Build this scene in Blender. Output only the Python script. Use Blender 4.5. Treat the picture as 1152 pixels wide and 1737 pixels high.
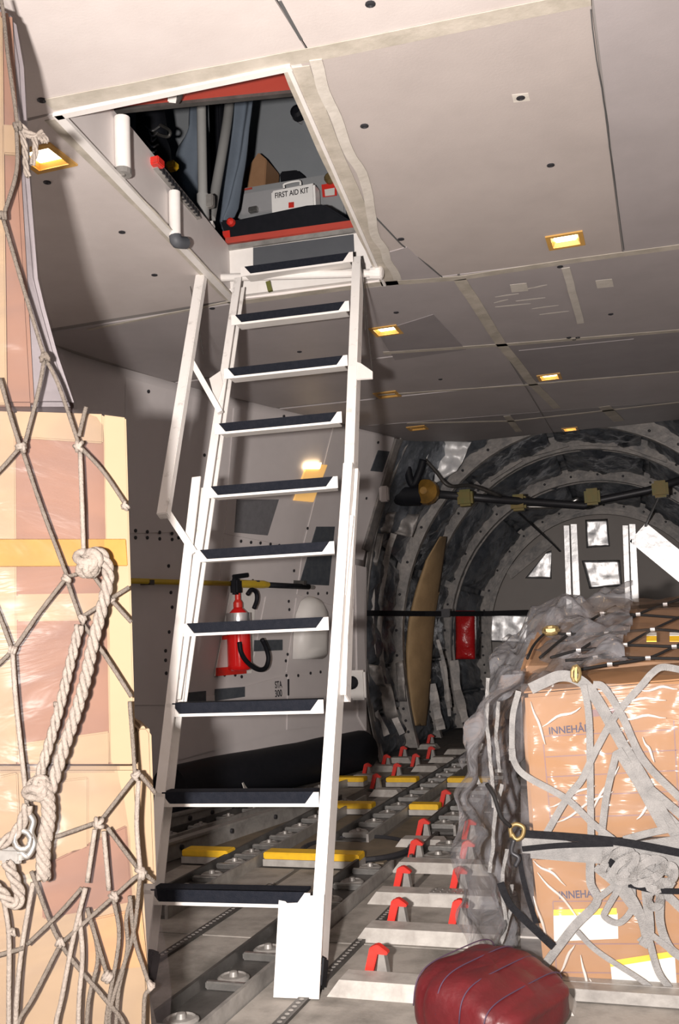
import bpy, bmesh, math, random
from mathutils import Vector, Matrix, noise
random.seed(7)
for o in list(bpy.data.objects): bpy.data.objects.remove(o)
scene = bpy.context.scene
COL = scene.collection

# ------------------------------------------------------------ camera
PITCH, YAW, ROLL, FPX, EYE = math.radians(7.4), math.radians(18.2), math.radians(-2.4), 1660.0, 0.955
_f = Vector((-math.sin(YAW)*math.cos(PITCH), math.cos(YAW)*math.cos(PITCH), math.sin(PITCH)))
_r = Vector((math.cos(YAW), math.sin(YAW), 0)); _u = _r.cross(_f)
RT = _r*math.cos(ROLL) + _u*math.sin(ROLL); UP = _u*math.cos(ROLL) - _r*math.sin(ROLL); FW = _f
CP = Vector((0, 0, EYE))
cam = bpy.data.cameras.new('camera'); co = bpy.data.objects.new('camera', cam); COL.objects.link(co)
cam.sensor_fit = 'VERTICAL'; cam.sensor_height = 36.0; cam.sensor_width = 24.0
cam.lens = FPX/1737*36.0; cam.clip_start = 0.02
m = Matrix((RT, UP, -FW)).transposed().to_4x4(); m.translation = CP; co.matrix_world = m
scene.camera = co

# ------------------------------------------------------------ light: dim hold, camera-side flash gun
w = bpy.data.worlds.new('world'); scene.world = w; w.use_nodes = True
bg = w.node_tree.nodes['Background']; bg.inputs[0].default_value = (0.55, 0.68, 1.0, 1); bg.inputs[1].default_value = 0.018
fl = bpy.data.lights.new('flash', 'AREA'); fl.shape = 'RECTANGLE'; fl.size = 0.07; fl.size_y = 0.045
fl.energy = 220; fl.color = (1.0, 0.925, 0.875)
fo = bpy.data.objects.new('flash', fl); COL.objects.link(fo)
fm = m.copy(); fm.translation = CP - RT*0.235 + UP*0.0; fo.matrix_world = fm
vs = scene.view_settings
vs.view_transform = 'Standard'; vs.look = 'None'; vs.gamma = 1.0; vs.exposure = 0.0; vs.use_curve_mapping = False

# ------------------------------------------------------------ pixel -> place helpers
def V(*a): return Vector(a)
def ray(x, y): return RT*((x-576)/FPX) - UP*((y-868.5)/FPX) + FW
def PY(x, y, Y): d = ray(x, y); return CP + d*(Y/d.y)
def PX(x, y, X): d = ray(x, y); return CP + d*(X/d.x)
def PZ(x, y, Z): d = ray(x, y); return CP + d*((Z-EYE)/d.z)
def PP(x, y, p0, n): d = ray(x, y); return CP + d*((p0-CP).dot(n)/d.dot(n))
def lerp(a, b, t): return a + (b-a)*t
def interp(tab, x):
    if x <= tab[0][0]: return tab[0][1]
    for (a, b), (c, d) in zip(tab, tab[1:]):
        if x <= c: return b + (d-b)*(x-a)/(c-a)
    return tab[-1][1]
def nz(p, s=1.0, seed=0.0): return noise.noise(Vector((p[0]*s+seed, p[1]*s-seed, p[2]*s+seed*.5)))
def bez(pts, n=6):
    """Catmull-Rom smoothing of a polyline."""
    if len(pts) < 3: return [Vector(p) for p in pts]
    P = [Vector(p) for p in pts]; P = [P[0]*2-P[1]] + P + [P[-1]*2-P[-2]]; out = []
    for i in range(1, len(P)-2):
        for k in range(n):
            t = k/n; a, b, c, d = P[i-1:i+3]
            out.append(0.5*((2*b) + (c-a)*t + (2*a-5*b+4*c-d)*t*t + (3*b-a-3*c+d)*t**3))
    out.append(P[-2]); return out

# ------------------------------------------------------------ mesh builder
ORG = {}
class MB:
    def __init__(s): s.v = []; s.f = []
    def add(s, vs_, fs): o = len(s.v); s.v += [Vector(p) for p in vs_]; s.f += [[o+i for i in f] for f in fs]; return s
    def box(s, c, size, ax=None):
        c = Vector(c); X, Y, Z = ax if ax else (V(1,0,0), V(0,1,0), V(0,0,1))
        X, Y, Z = X*size[0]/2, Y*size[1]/2, Z*size[2]/2
        return s.add([c-X-Y-Z, c+X-Y-Z, c+X+Y-Z, c-X+Y-Z, c-X-Y+Z, c+X-Y+Z, c+X+Y+Z, c-X+Y+Z],
            [(0,3,2,1),(4,5,6,7),(0,1,5,4),(1,2,6,5),(2,3,7,6),(3,0,4,7)])
    def bar(s, a, b, w, d, n):
        """rectangular bar a->b, width w across, depth d along n"""
        a, b, n = Vector(a), Vector(b), Vector(n); t = (b-a); L = t.length; t.normalize()
        sd = t.cross(n).normalized(); nn = sd.cross(t).normalized()
        return s.box((a+b)/2, (w, L, d), (sd, t, nn))
    def prism(s, poly, off):
        p = [Vector(q) for q in poly]; off = Vector(off); n = len(p)
        nrm = (p[1]-p[0]).cross(p[2]-p[1])
        if nrm.dot(off) > 0: p = p[::-1]
        return s.add(p + [q+off for q in p], [list(range(n)), list(range(2*n-1, n-1, -1))] + [[(i+1) % n, i, n+i, n+(i+1) % n] for i in range(n)])
    def tube(s, pts, r, n=8, caps=True, closed=False):
        P = [Vector(p) for p in pts]; k = len(P); R = r if isinstance(r, (list, tuple)) else [r]*k
        o = len(s.v); ref = None
        for i, p in enumerate(P):
            a = P[(i-1) % k] if (closed or i) else p; b = P[(i+1) % k] if (closed or i < k-1) else p
            t = (b-a).normalized() if (b-a).length > 1e-9 else V(0,0,1)
            if ref is None: ref = t.orthogonal().normalized()
            ref = (ref - t*ref.dot(t)); ref = ref.normalized() if ref.length > 1e-6 else t.orthogonal().normalized()
            q = t.cross(ref)
            for j in range(n): an = 2*math.pi*j/n; s.v.append(p + (ref*math.cos(an) + q*math.sin(an))*R[i])
        for i in range(k if closed else k-1):
            i2 = (i+1) % k
            for j in range(n): j2 = (j+1) % n; s.f.append([o+i*n+j, o+i*n+j2, o+i2*n+j2, o+i2*n+j])
        if caps and not closed: s.f.append([o+j for j in range(n)][::-1]); s.f.append([o+(k-1)*n+j for j in range(n)])
        return s
    def ribbon(s, pts, w, nrm, t=0.002):
        P = [Vector(p) for p in pts]; o = len(s.v); k = len(P)
        for i, p in enumerate(P):
            tg = (P[min(i+1, k-1)] - P[max(i-1, 0)]).normalized()
            n = Vector(nrm[i] if isinstance(nrm, list) else nrm); ww = w[i] if isinstance(w, list) else w
            sd = tg.cross(n).normalized(); n2 = sd.cross(tg).normalized()
            s.v += [p-sd*ww/2, p+sd*ww/2, p+sd*ww/2+n2*t, p-sd*ww/2+n2*t]
        for i in range(k-1):
            a = o+i*4; b = a+4
            for j in range(4): j2 = (j+1) % 4; s.f.append([a+j, a+j2, b+j2, b+j])
        s.f.append([o+3, o+2, o+1, o]); e = o+(k-1)*4; s.f.append([e, e+1, e+2, e+3]); return s
    def lathe(s, base, axis, prof, n=20):
        base = Vector(base); ax = Vector(axis).normalized(); e = ax.orthogonal().normalized(); g = ax.cross(e); o = len(s.v)
        for r, h in prof:
            for j in range(n): a = 2*math.pi*j/n; s.v.append(base + ax*h + (e*math.cos(a)+g*math.sin(a))*max(r, 1e-5))
        for i in range(len(prof)-1):
            for j in range(n): j2 = (j+1) % n; s.f.append([o+i*n+j, o+i*n+j2, o+(i+1)*n+j2, o+(i+1)*n+j])
        s.f.append([o+j for j in range(n)][::-1]); s.f.append([o+(len(prof)-1)*n+j for j in range(n)]); return s
    def grid(s, fn, nu, nv):
        o = len(s.v)
        for i in range(nu+1):
            for j in range(nv+1): s.v.append(Vector(fn(i/nu, j/nv)))
        for i in range(nu):
            for j in range(nv): a = o+i*(nv+1)+j; s.f.append([a, a+nv+1, a+nv+2, a+1])
        return s
    def sheet(s, fn, off, nu, nv):
        """closed thin sheet: grid plus offset back grid"""
        g = MB().grid(fn, nu, nv); n = len(g.v); off = Vector(off); o = len(s.v)
        s.v += g.v + [p+off for p in g.v]; s.f += [[o+i for i in f] for f in g.f] + [[o+n+i for i in f[::-1]] for f in g.f]
        ring = [i*(nv+1) for i in range(nu+1)] + [nu*(nv+1)+j for j in range(1, nv+1)] + [i*(nv+1)+nv for i in range(nu-1, -1, -1)] + list(range(nv-1, 0, -1))
        for a, b in zip(ring, ring[1:]+ring[:1]): s.f.append([o+b, o+a, o+n+a, o+n+b])
        return s
    def build(s, name, mat, parent=None, smooth=False, bevel=0.0, fix=True):
        if parent is not None: org = ORG[parent.name]
        else:
            xs = [p.x for p in s.v]; ys = [p.y for p in s.v]
            org = V((min(xs)+max(xs))/2, (min(ys)+max(ys))/2, min(p.z for p in s.v))
        me = bpy.data.meshes.new(name); me.from_pydata([p-org for p in s.v], [], s.f); me.update()
        if fix or bevel:
            bm = bmesh.new(); bm.from_mesh(me)
            bmesh.ops.recalc_face_normals(bm, faces=bm.faces)
            if bevel: bmesh.ops.bevel(bm, geom=[e for e in bm.edges if e.calc_face_angle(0) > 0.5], offset=bevel, segments=2, affect='EDGES', clamp_overlap=True)
            bm.to_mesh(me); bm.free()
        if smooth:
            for p in me.polygons: p.use_smooth = True
            if smooth == 2:
                try: me.set_sharp_from_angle(angle=math.radians(40))
                except Exception: pass
        me.materials.append(mat)
        o = bpy.data.objects.new(name, me); COL.objects.link(o)
        if parent is not None: o.parent = parent
        else: o.location = org
        ORG[o.name] = org
        return o
def tag(o, label=None, cat=None, group=None, kind=None):
    if label: o['label'] = label
    if cat: o['category'] = cat
    if group: o['group'] = group
    if kind: o['kind'] = kind
    return o
def thing(name, loc, label, cat, group=None):
    o = bpy.data.objects.new(name, None); COL.objects.link(o); o.location = Vector(loc); o.empty_display_size = .05
    ORG[o.name] = Vector(loc); return tag(o, label, cat, group)
def text(name, body, mat, parent, origin, right, up, height, depth=0.0008, width=None, align='LEFT'):
    cu = bpy.data.curves.new('txt', 'FONT'); cu.body = body; cu.size = 1.0; cu.extrude = 0.0; cu.offset = 0.018; cu.align_x = align
    t = bpy.data.objects.new('txt', cu); COL.objects.link(t)
    bpy.context.view_layer.update()
    me = bpy.data.meshes.new_from_object(t.evaluated_get(bpy.context.evaluated_depsgraph_get()))
    bpy.data.objects.remove(t); bpy.data.curves.remove(cu)
    xs = [v.co.x for v in me.vertices]; ys = [v.co.y for v in me.vertices]
    k = height/(max(ys)-min(ys)); kx = width/(max(xs)-min(xs)) if width else k
    right = Vector(right).normalized(); up = Vector(up).normalized(); n = right.cross(up); y0 = min(ys); x0 = min(xs)
    mb = MB(); mb.add([Vector(origin) + right*(v.co.x-x0)*kx + up*(v.co.y-y0)*k + n*depth for v in me.vertices], [list(p.vertices) for p in me.polygons])
    bpy.data.meshes.remove(me)
    return mb.build(name, mat, parent, fix=False)

# ------------------------------------------------------------ materials
def MAT(name, col, rough=.55, metal=0.0, col2=None, vs=6.0, amt=.5, bump=0.0, bs=60.0, spec=.5, det=4.0, bd=.01, coat=0.0, stretch=None, contrast=None):
    m = bpy.data.materials.new(name); m.use_nodes = True; nt = m.node_tree; b = nt.nodes['Principled BSDF']
    b.inputs['Base Color'].default_value = (*col, 1); b.inputs['Roughness'].default_value = rough; b.inputs['Metallic'].default_value = metal
    b.inputs['Specular IOR Level'].default_value = spec; b.inputs['Coat Weight'].default_value = coat
    tc = nt.nodes.new('ShaderNodeTexCoord'); src = tc.outputs['Object']
    if stretch:
        mp = nt.nodes.new('ShaderNodeMapping'); mp.inputs['Scale'].default_value = stretch; nt.links.new(src, mp.inputs['Vector']); src = mp.outputs[0]
    if col2 is None: col2 = tuple(c*.82 for c in col)
    n = nt.nodes.new('ShaderNodeTexNoise'); n.inputs['Scale'].default_value = vs; n.inputs['Detail'].default_value = det; n.inputs['Roughness'].default_value = .65
    nt.links.new(src, n.inputs['Vector'])
    r = nt.nodes.new('ShaderNodeValToRGB'); lo, hi = contrast or (.35, .72)
    r.color_ramp.elements[0].position = lo; r.color_ramp.elements[0].color = (*col, 1)
    r.color_ramp.elements[1].position = hi; r.color_ramp.elements[1].color = (*[lerp(a, c, amt) for a, c in zip(col, col2)], 1)
    nt.links.new(n.outputs['Fac'], r.inputs['Fac']); nt.links.new(r.outputs[0], b.inputs['Base Color'])
    if bump:
        n2 = nt.nodes.new('ShaderNodeTexNoise'); n2.inputs['Scale'].default_value = bs; n2.inputs['Detail'].default_value = 3
        nt.links.new(src, n2.inputs['Vector']); bp = nt.nodes.new('ShaderNodeBump'); bp.inputs['Strength'].default_value = bump; bp.inputs['Distance'].default_value = bd
        nt.links.new(n2.outputs['Fac'], bp.inputs['Height']); nt.links.new(bp.outputs[0], b.inputs['Normal'])
    return m
def PLASTIC(name, tint=(.9,.88,.9), opaque=.12, gloss=.10, bs=14.0, bump=.6, rough=.12, st=(1,1,1), rot=0.0):
    """thin polythene film: mostly see-through, milky share, glossy highlights on creases"""
    m = bpy.data.materials.new(name); m.use_nodes = True; nt = m.node_tree; nt.nodes.clear(); N = nt.nodes.new; L = nt.links.new
    out = N('ShaderNodeOutputMaterial'); tr = N('ShaderNodeBsdfTransparent'); df = N('ShaderNodeBsdfDiffuse'); gl = N('ShaderNodeBsdfGlossy'); tl = N('ShaderNodeBsdfTranslucent')
    tr.inputs[0].default_value = (.97,.97,.97,1); df.inputs[0].default_value = (*tint,1); tl.inputs[0].default_value = (*tint,1); gl.inputs[0].default_value = (1,1,1,1); gl.inputs['Roughness'].default_value = rough
    tc = N('ShaderNodeTexCoord'); n = N('ShaderNodeTexNoise'); n.inputs['Scale'].default_value = bs; n.inputs['Detail'].default_value = 4; n.inputs['Distortion'].default_value = 1.2
    mp = N('ShaderNodeMapping'); mp.inputs['Scale'].default_value = st; mp.inputs['Rotation'].default_value = (0, rot, 0); L(tc.outputs['Object'], mp.inputs['Vector'])
    L(mp.outputs[0], n.inputs['Vector']); bp = N('ShaderNodeBump'); bp.inputs['Strength'].default_value = bump; bp.inputs['Distance'].default_value = .03; L(n.outputs['Fac'], bp.inputs['Height'])
    for s in (gl, df): L(bp.outputs[0], s.inputs['Normal'])
    md = N('ShaderNodeMixShader'); md.inputs[0].default_value = .35; L(df.outputs[0], md.inputs[1]); L(tl.outputs[0], md.inputs[2])
    mr = N('ShaderNodeMapRange'); mr.inputs[1].default_value = .35; mr.inputs[2].default_value = .7; mr.inputs[3].default_value = opaque*.5; mr.inputs[4].default_value = opaque*1.6; L(n.outputs['Fac'], mr.inputs[0])
    m1 = N('ShaderNodeMixShader'); L(mr.outputs[0], m1.inputs[0]); L(tr.outputs[0], m1.inputs[1]); L(md.outputs[0], m1.inputs[2])
    m2 = N('ShaderNodeMixShader'); m2.inputs[0].default_value = gloss; L(m1.outputs[0], m2.inputs[1]); L(gl.outputs[0], m2.inputs[2])
    L(m2.outputs[0], out.inputs[0]); return m
def EMIT(name, col, s):
    m = bpy.data.materials.new(name); m.use_nodes = True; b = m.node_tree.nodes['Principled BSDF']
    b.inputs['Base Color'].default_value = (*col,1); b.inputs['Emission Color'].default_value = (*col,1); b.inputs['Emission Strength'].default_value = s; return m

m_ceil  = MAT('ceiling panel paint', (.60,.545,.52), .6, 0, (.52,.465,.44), 3, .8, .05, 120)  # near panels lightest: steep flash fall-off is painted into the ceiling tones
m_ceil1 = MAT('ceiling panel paint falloff mid', (.475,.425,.40), .6, 0, (.41,.365,.345), 3, .8, .05, 120)  # same paint toned down, flash fall-off put into the colour
m_ceil2 = MAT('ceiling panel paint cooler falloff', (.42,.385,.385), .5, 0, (.35,.32,.32), 2.5, .8, .04, 120)  # cooler own colour, darkened as well to paint the flash fall-off
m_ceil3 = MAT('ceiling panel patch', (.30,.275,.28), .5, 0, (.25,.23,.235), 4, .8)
m_slab  = MAT('ceiling slab', (.30,.28,.27), .7)
m_tape  = MAT('old beige seam tape', (.56,.51,.44), .55, 0, (.36,.33,.27), 9, .9, .15, 40)
m_tape2 = MAT('loose pale tape', (.66,.62,.56), .4, 0, (.5,.46,.4), 14, .7, .2, 30)
m_wall  = MAT('hold lining paint', (.62,.58,.575), .5, 0, (.53,.495,.49), 2.5, .6, .03, 90)
m_wallw = MAT('white lining plate', (.80,.78,.75), .45, 0, (.7,.68,.65), 4, .5)
m_seam  = MAT('dark seam', (.10,.10,.10), .7)
m_bolt  = MAT('dark fastener', (.035,.035,.04), .45, .3)
m_plac  = MAT('dark grey placard', (.055,.065,.08), .5, 0, (.10,.11,.12), 25, .8)
m_placg = MAT('mid grey placard', (.17,.17,.18), .55, 0, (.13,.13,.14), 30, .8)
m_black = MAT('black rubber', (.006,.007,.010), .6, 0, (.012,.012,.016), 30, .6, spec=.25)
m_tread = MAT('black grip tread', (.006,.008,.014), .8, 0, (.016,.017,.024), 60, .6, .3, 300, spec=.2)
m_white = MAT('white ladder paint', (.80,.77,.74), .42, 0, (.66,.62,.57), 9, .5)
m_whited= MAT('scuffed white paint', (.80,.77,.74), .45, 0, (.36,.32,.29), 22, .9, .05, 60, contrast=(.58,.8))
m_red   = MAT('red primer paint', (.42,.055,.035), .5, 0, (.33,.04,.03), 5, .6)
m_redl  = MAT('red latch enamel', (.62,.03,.02), .4, 0, (.35,.05,.04), 30, .8, contrast=(.5,.75))
m_reds  = MAT('glossy red extinguisher', (.70,.012,.012), .15, 0, (.62,.01,.01), 3, .5, coat=.6)
m_redb  = MAT('dark red quilted nylon', (.10,.007,.010), .45, 0, (.06,.005,.007), 14, .8, .3, 30)
m_redv  = MAT('red vinyl', (.42,.012,.015), .25, 0, (.3,.01,.01), 20, .6, .5, 40)
m_steel = MAT('worn bright steel', (.55,.54,.52), .3, .9, (.3,.29,.28), 30, .7)
m_dsteel= MAT('dirty dark steel', (.10,.095,.09), .5, .5, (.045,.043,.04), 14, .8, .1, 60)
m_gsteel= MAT('grey worn aluminium', (.36,.345,.325), .45, .35, (.17,.16,.15), 12, .8, .1, 50)
m_beam  = MAT('worn grey painted plate', (.44,.42,.39), .6, .1, (.25,.23,.21), 16, .8, .08, 60)
m_floor = MAT('deck grime', (.085,.078,.072), .75, 0, (.16,.14,.12), 7, .8, .15, 40)
m_fpan  = MAT('worn deck panel', (.33,.305,.275), .7, .05, (.13,.12,.105), 5, .9, .1, 70, det=8, contrast=(.42,.66))
m_fpan2 = MAT('dirty tan deck panel', (.19,.15,.10), .7, 0, (.09,.075,.055), 6, .9, .1, 70, det=8)
m_yel   = MAT('yellow guide paint', (.85,.52,.015), .5, 0, (.6,.36,.02), 15, .7)
m_ypole = MAT('yellow pole', (.52,.36,.03), .45, 0, (.4,.27,.02), 10, .6)
m_foil  = MAT('dark insulation film', (.25,.275,.31), .34, .6, (.07,.08,.10), 6, .95, .8, 6, det=5, bd=.06)
m_foilb = MAT('bright foil', (.85,.85,.84), .45, .25, (.66,.66,.68), 9, .8, .35, 8, bd=.03)
m_foilw = MAT('bright flat foil', (.9,.9,.9), .38, 1.0, (.7,.7,.72), 9, .8, .25, 7, bd=.02)
m_rib   = MAT('primed frame metal', (.32,.295,.275), .5, .3, (.11,.11,.115), 9, .9, .2, 40)
m_bulk  = MAT('bulkhead grey-brown', (.33,.30,.28), .6, 0, (.29,.265,.25), 3, .6)
m_tan   = MAT('tan quilted blanket', (.40,.27,.14), .75, 0, (.30,.20,.10), 10, .7, .3, 25)
m_olive = MAT('olive primer fitting', (.12,.13,.03), .5, .1, (.22,.12,.02), 8, .8)
m_brass = MAT('yellow-brown gearbox', (.34,.18,.03), .45, .2, (.12,.07,.02), 12, .8)
m_grey  = MAT('grey deck paint', (.34,.34,.35), .55, 0, (.28,.28,.29), 6, .6)
m_dgrey = MAT('slate grey panel', (.075,.08,.09), .6, 0, (.055,.06,.068), 10, .6)
m_well  = MAT('hatch lining', (.74,.69,.67), .5, 0, (.66,.61,.59), 5, .6)
m_updk  = MAT('upper cabin lining', (.27,.29,.31), .65, 0, (.23,.25,.27), 4, .6, .08, 150)
m_pole  = MAT('grey pipe', (.33,.33,.32), .4, .1)
m_cloth = MAT('slate blue cloth', (.13,.16,.20), .85, 0, (.10,.125,.16), 8, .6, .15, 200)
m_kitw  = MAT('white kit enamel', (.86,.85,.83), .35)
m_ink   = MAT('black ink', (.02,.02,.025), .6)
m_inkb  = MAT('blue-grey print', (.045,.04,.08), .7)
m_inkl  = MAT('violet print line', (.22,.13,.13), .7)
m_case  = MAT('grey equipment case', (.30,.31,.32), .45, .1, (.24,.25,.26), 5, .6)
m_carton= MAT('tan cardboard', (.335,.186,.096), .8, 0, (.29,.158,.080), 5, .6, .05, 90, spec=.08)
m_cartdk= MAT('brown cardboard', (.36,.20,.105), .65, 0, (.28,.15,.075), 6, .7, .1, 40)
m_salmon= MAT('salmon cardboard', (.185,.105,.076), .8, 0, (.155,.088,.063), 5, .6, spec=.05)
m_cream = MAT('cream board', (.25,.180,.116), .75, 0, (.22,.156,.098), 4, .5, spec=.05)
m_otape = MAT('orange parcel tape', (.29,.150,.042), .75, 0, (.245,.122,.032), 12, .7, spec=.05)
m_paper = MAT('white label paper', (.62,.60,.56), .6)
m_cord  = MAT('beige net cord', (.115,.094,.077), .8, 0, (.07,.058,.047), 60, .7, .6, 260)
m_cordl = MAT('pale braided rope', (.195,.165,.14), .75, 0, (.125,.105,.09), 50, .7, .4, 200)
m_strap = MAT('grey-white webbing', (.27,.262,.255), .7, 0, (.15,.148,.147), 30, .7, .5, 320)
m_bstrap= MAT('black webbing', (.006,.006,.008), .8, 0, (.014,.014,.016), 80, .6, .3, 320, spec=.2)
m_bcord = MAT('black net cord', (.014,.013,.013), .7, spec=.2)
m_silver= MAT('silver clip', (.75,.75,.76), .25, .85)
m_hook  = MAT('brass-plated hook', (.24,.17,.07), .45, .6, (.3,.22,.1), 20, .6)
m_film  = PLASTIC('clear pallet film', (.80,.77,.80), .07, .006, 5.0, .22, .2, (.5,1,2.6), .7)
m_fold  = PLASTIC('film crease painted glint', (.95,.93,.9), .55, .05, 5.0, .1, .3)  # milky white stands in for glints along the creases
m_filmL = PLASTIC('milky pallet film', (.20,.17,.18), .13, .0025, 4.0, .25, .28, (.6,1,2.4), .5)
m_filmG = PLASTIC('grey crumpled film', (.34,.35,.38), .52, .20, 8.0, .6, .16)
m_filmB = PLASTIC('amber tinted film', (.26,.19,.14), .22, .035, 8.0, .6, .16)
m_lampf = MAT('amber lamp frame', (.62,.36,.10), .4, 0, (.5,.27,.06), 10, .6)
m_lampg = EMIT('warm lamp glass', (1.0,.76,.46), 9.0)
m_purple= MAT('violet piping', (.06,.03,.06), .7)

# ============================================================ SETTING
HC = 2.5                     # hold ceiling height
XC = -0.66                   # aircraft centreline
AW = [(-1.5,2.75),(1,2.7),(4.4,2.38),(5,2.2),(6.3,1.85),(7.3,1.60)]
BW = [(5.2,4.1),(6.3,3.1),(7.3,2.52)]
def wallx(Y, z, s=-1):
    A = interp(AW, Y); B = interp(BW, Y); k = max(0.0, 1-((z-.85)/B)**2)
    return XC + s*A*math.sqrt(k)
def wnorm(Y, z):
    e = .02; return V(1, -(wallx(Y+e, z)-wallx(Y-e, z))/(2*e), -(wallx(Y, z+e)-wallx(Y, z-e))/(2*e)).normalized()
def onwall(x, y, off=0.0):
    d = ray(x, y); a, b = 1.0, 9.0
    g = lambda t: (CP+d*t).x - wallx((CP+d*t).y, (CP+d*t).z)
    for _ in range(40):
        c = (a+b)/2
        if g(c) > 0: a = c
        else: b = c
    p = CP + d*a; return p + wnorm(p.y, p.z)*off
# floor
floor = tag(MB().box((-.65, 4.4, -.04), (6.2, 12.0, .08)).build('floor', m_floor), kind='structure')
def fpanel(x0, x1, y0, y1, mat=m_fpan): return MB().box(((x0+x1)/2, (y0+y1)/2, .003), (x1-x0, y1-y0, .006)).build('floor_panel', mat, floor)
for y0, y1 in ((.6,1.9),(1.91,3.05),(3.06,3.98)):
    fpanel(-2.1,-1.575,y0,y1, m_fpan if y0 > 1 else m_fpan2); fpanel(-1.545,-1.30,y0,y1); fpanel(-1.14,-1.015,y0,y1); fpanel(-.985,.9,y0,y1)
for y0, y1, mt in ((4.14,5.2,m_fpan2),(5.37,6.15,m_fpan),(6.32,7.6,m_fpan),(7.62,9.2,m_floor)):
    fpanel(-2.3,-1.93,y0,y1,mt); fpanel(-1.74,-1.61,y0,y1,mt); fpanel(-1.37,-1.23,y0,y1,mt); fpanel(-1.02,.9,y0,y1,mt)
fpanel(-2.75,-2.32,3.4,5.6,m_fpan2)

# nose interior -------------------------------------------------
RIBS = [(7.32,1.60,2.52),(8.2,1.52,1.78),(9.0,1.50,1.73),(9.9,1.47,1.57),(10.8,1.25,1.37)]
def arch(Y, A, B, dr, th, zl=.02):
    """th in [-.5,1.5]*: 0 left spring, 1 right spring; below 0 / above 1 runs down the leg"""
    zc = .85
    if 0 <= th <= 1:
        a = math.pi*th; return V(XC-(A+dr)*math.cos(a), Y, zc+(B+dr)*math.sin(a))
    q = -th if th < 0 else th-1; q *= 2; s = -1 if th < 0 else 1
    z = zc - q*(zc-zl); k = math.sqrt(max(0, 1-((zc-z)/2.4)**2)); return V(XC+s*(A+dr)*k, Y, z)
def station(Y):
    return interp([(r[0], r[1]) for r in RIBS], Y), interp([(r[0], r[2]) for r in RIBS], Y)
TH = [-.5+i*2/96 for i in range(97)]
nose = MB()
nose.grid(lambda u, v: (lambda Y: arch(Y, *station(Y), .13, -.5+2*v))(7.3+u*3.65), 14, 80)
nose = tag(nose.build('wall_nose', m_foil, smooth=True), kind='structure')
# quilted blankets in each bay, cut into panels round the arch
for bi in range(4):
    Ya, Yb = RIBS[bi][0]+.02, RIBS[bi+1][0]-.012
    cuts = [-.5,-.3,-.08,.12,.3,.46,.62,.8,1.02,1.25,1.5]
    for c0, c1 in zip(cuts, cuts[1:]):
        def fn(u, v, Ya=Ya, Yb=Yb, c0=c0, c1=c1, bi=bi):
            Y = lerp(Ya, Yb, u); th = lerp(c0+.006, c1-.006, v); A, B = station(Y)
            puff = (math.sin(math.pi*min(max(u,0),1))**.6)*(math.sin(math.pi*v)**.5)
            p0 = arch(Y, A, B, 0, th)
            d = .09 - .085*puff - .05*nz(p0, 3.0, bi*3.1) - .045*(abs(nz(p0, 7, bi))-.2) - .02*nz(p0, 17, bi)
            return arch(Y, A, B, max(d, -.03), th)
        MB().grid(fn, 16, 26).build('insulation_blanket', m_foil if True else m_foilb, nose, smooth=True, fix=False)
# frames
def sweep(Y, A, B, prof, name, mat, parent, th0=-.5, th1=1.5, n=96, smooth=False):
    mb = MB(); k = len(prof); o = 0
    for i in range(n+1):
        th = lerp(th0, th1, i/n)
        for dr, dy in prof: mb.v.append(arch(Y+dy, A, B, dr, th))
    for i in range(n):
        for j in range(k): j2 = (j+1) % k; mb.f.append([i*k+j, i*k+j2, (i+1)*k+j2, (i+1)*k+j])
    mb.f.append(list(range(k))[::-1]); mb.f.append([n*k+j for j in range(k)])
    return mb.build(name, mat, parent, smooth=smooth)
for i, (Y, A, B) in enumerate(RIBS):
    g = sweep(Y, A, B, [(.13,-.004),(0,-.004),(0,-.034),(-.01,-.034),(-.01,.034),(0,.034),(0,.004),(.13,.004)], 'rib', m_rib, nose)
    for k in range(34):
        th = -.42 + k*.055 + .01*random.random()
        p = arch(Y-.005, A, B, .05, th)
        MB().lathe(p, (0,-1,0), [(.012,0),(.012,.006),(.006,.010)], 8).build('rivet', m_bolt, g)
    # thin stringer flange just inside each frame
    sweep(Y+.16, *station(Y+.16), [(.10,-.012),(.03,-.012),(.03,.012),(.10,.012)], 'stringer_frame', m_rib, nose)
# short formers seen over the top of the third frame
for th in (.36,.45,.54,.63):
    pts = [arch(8.93, 1.5, 1.73, d, th+t) for d, t in ((.02,-.035),(.02,.035),(.13,.03),(.17,-.01),(.11,-.035))]
    MB().prism(pts, (0,.02,0)).build('former_plate', m_rib, nose)
# forward bulkhead
bY = 10.86
bulk = MB(); poly = [arch(bY, 1.28, 1.40, 0, t) for t in TH]; bulk.prism(poly, (0,.06,0))
bulk = tag(bulk.build('wall_front', m_bulk), kind='structure')
sweep(10.80, 1.25, 1.37, [(.02,-.03),(-.05,-.03),(-.05,.03),(.02,.03)], 'rim', m_rib, bulk)
def bq(pts, name, mat, t=.02, par=bulk):
    return MB().prism([PY(x, y, bY-.005) for x, y in pts], (0,-t,0)).build(name, mat, par)
for xa in (958, 1057):
    bq([(xa,893),(xa+9,893),(xa+14,1060),(xa+6,1060)], 'stiffener', m_foilw, .10)
    bq([(xa+11,890),(xa+21,890),(xa+29,1060),(xa+17,1060)], 'stiffener', m_foilw, .05)
def crumple(corners, Y, name, mat, par, amp=.012, n=10, seed=0):
    a, b, c, d = [PY(x, y, Y) for x, y in corners]
    def fn(u, v):
        p = lerp(lerp(a, b, u), lerp(d, c, u), v); p.y -= .012+amp*nz(p, 14, seed); return p
    return MB().sheet(fn, (0,.004,0), n, n).build(name, mat, par, smooth=True)
crumple([(993,882),(1031,880),(1035,927),(995,930)], bY, 'foil_patch', m_foilw, bulk, seed=1)
crumple([(987,951),(1052,950),(1056,994),(1000,999)], bY, 'foil_patch', m_foilw, bulk, seed=2)
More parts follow.
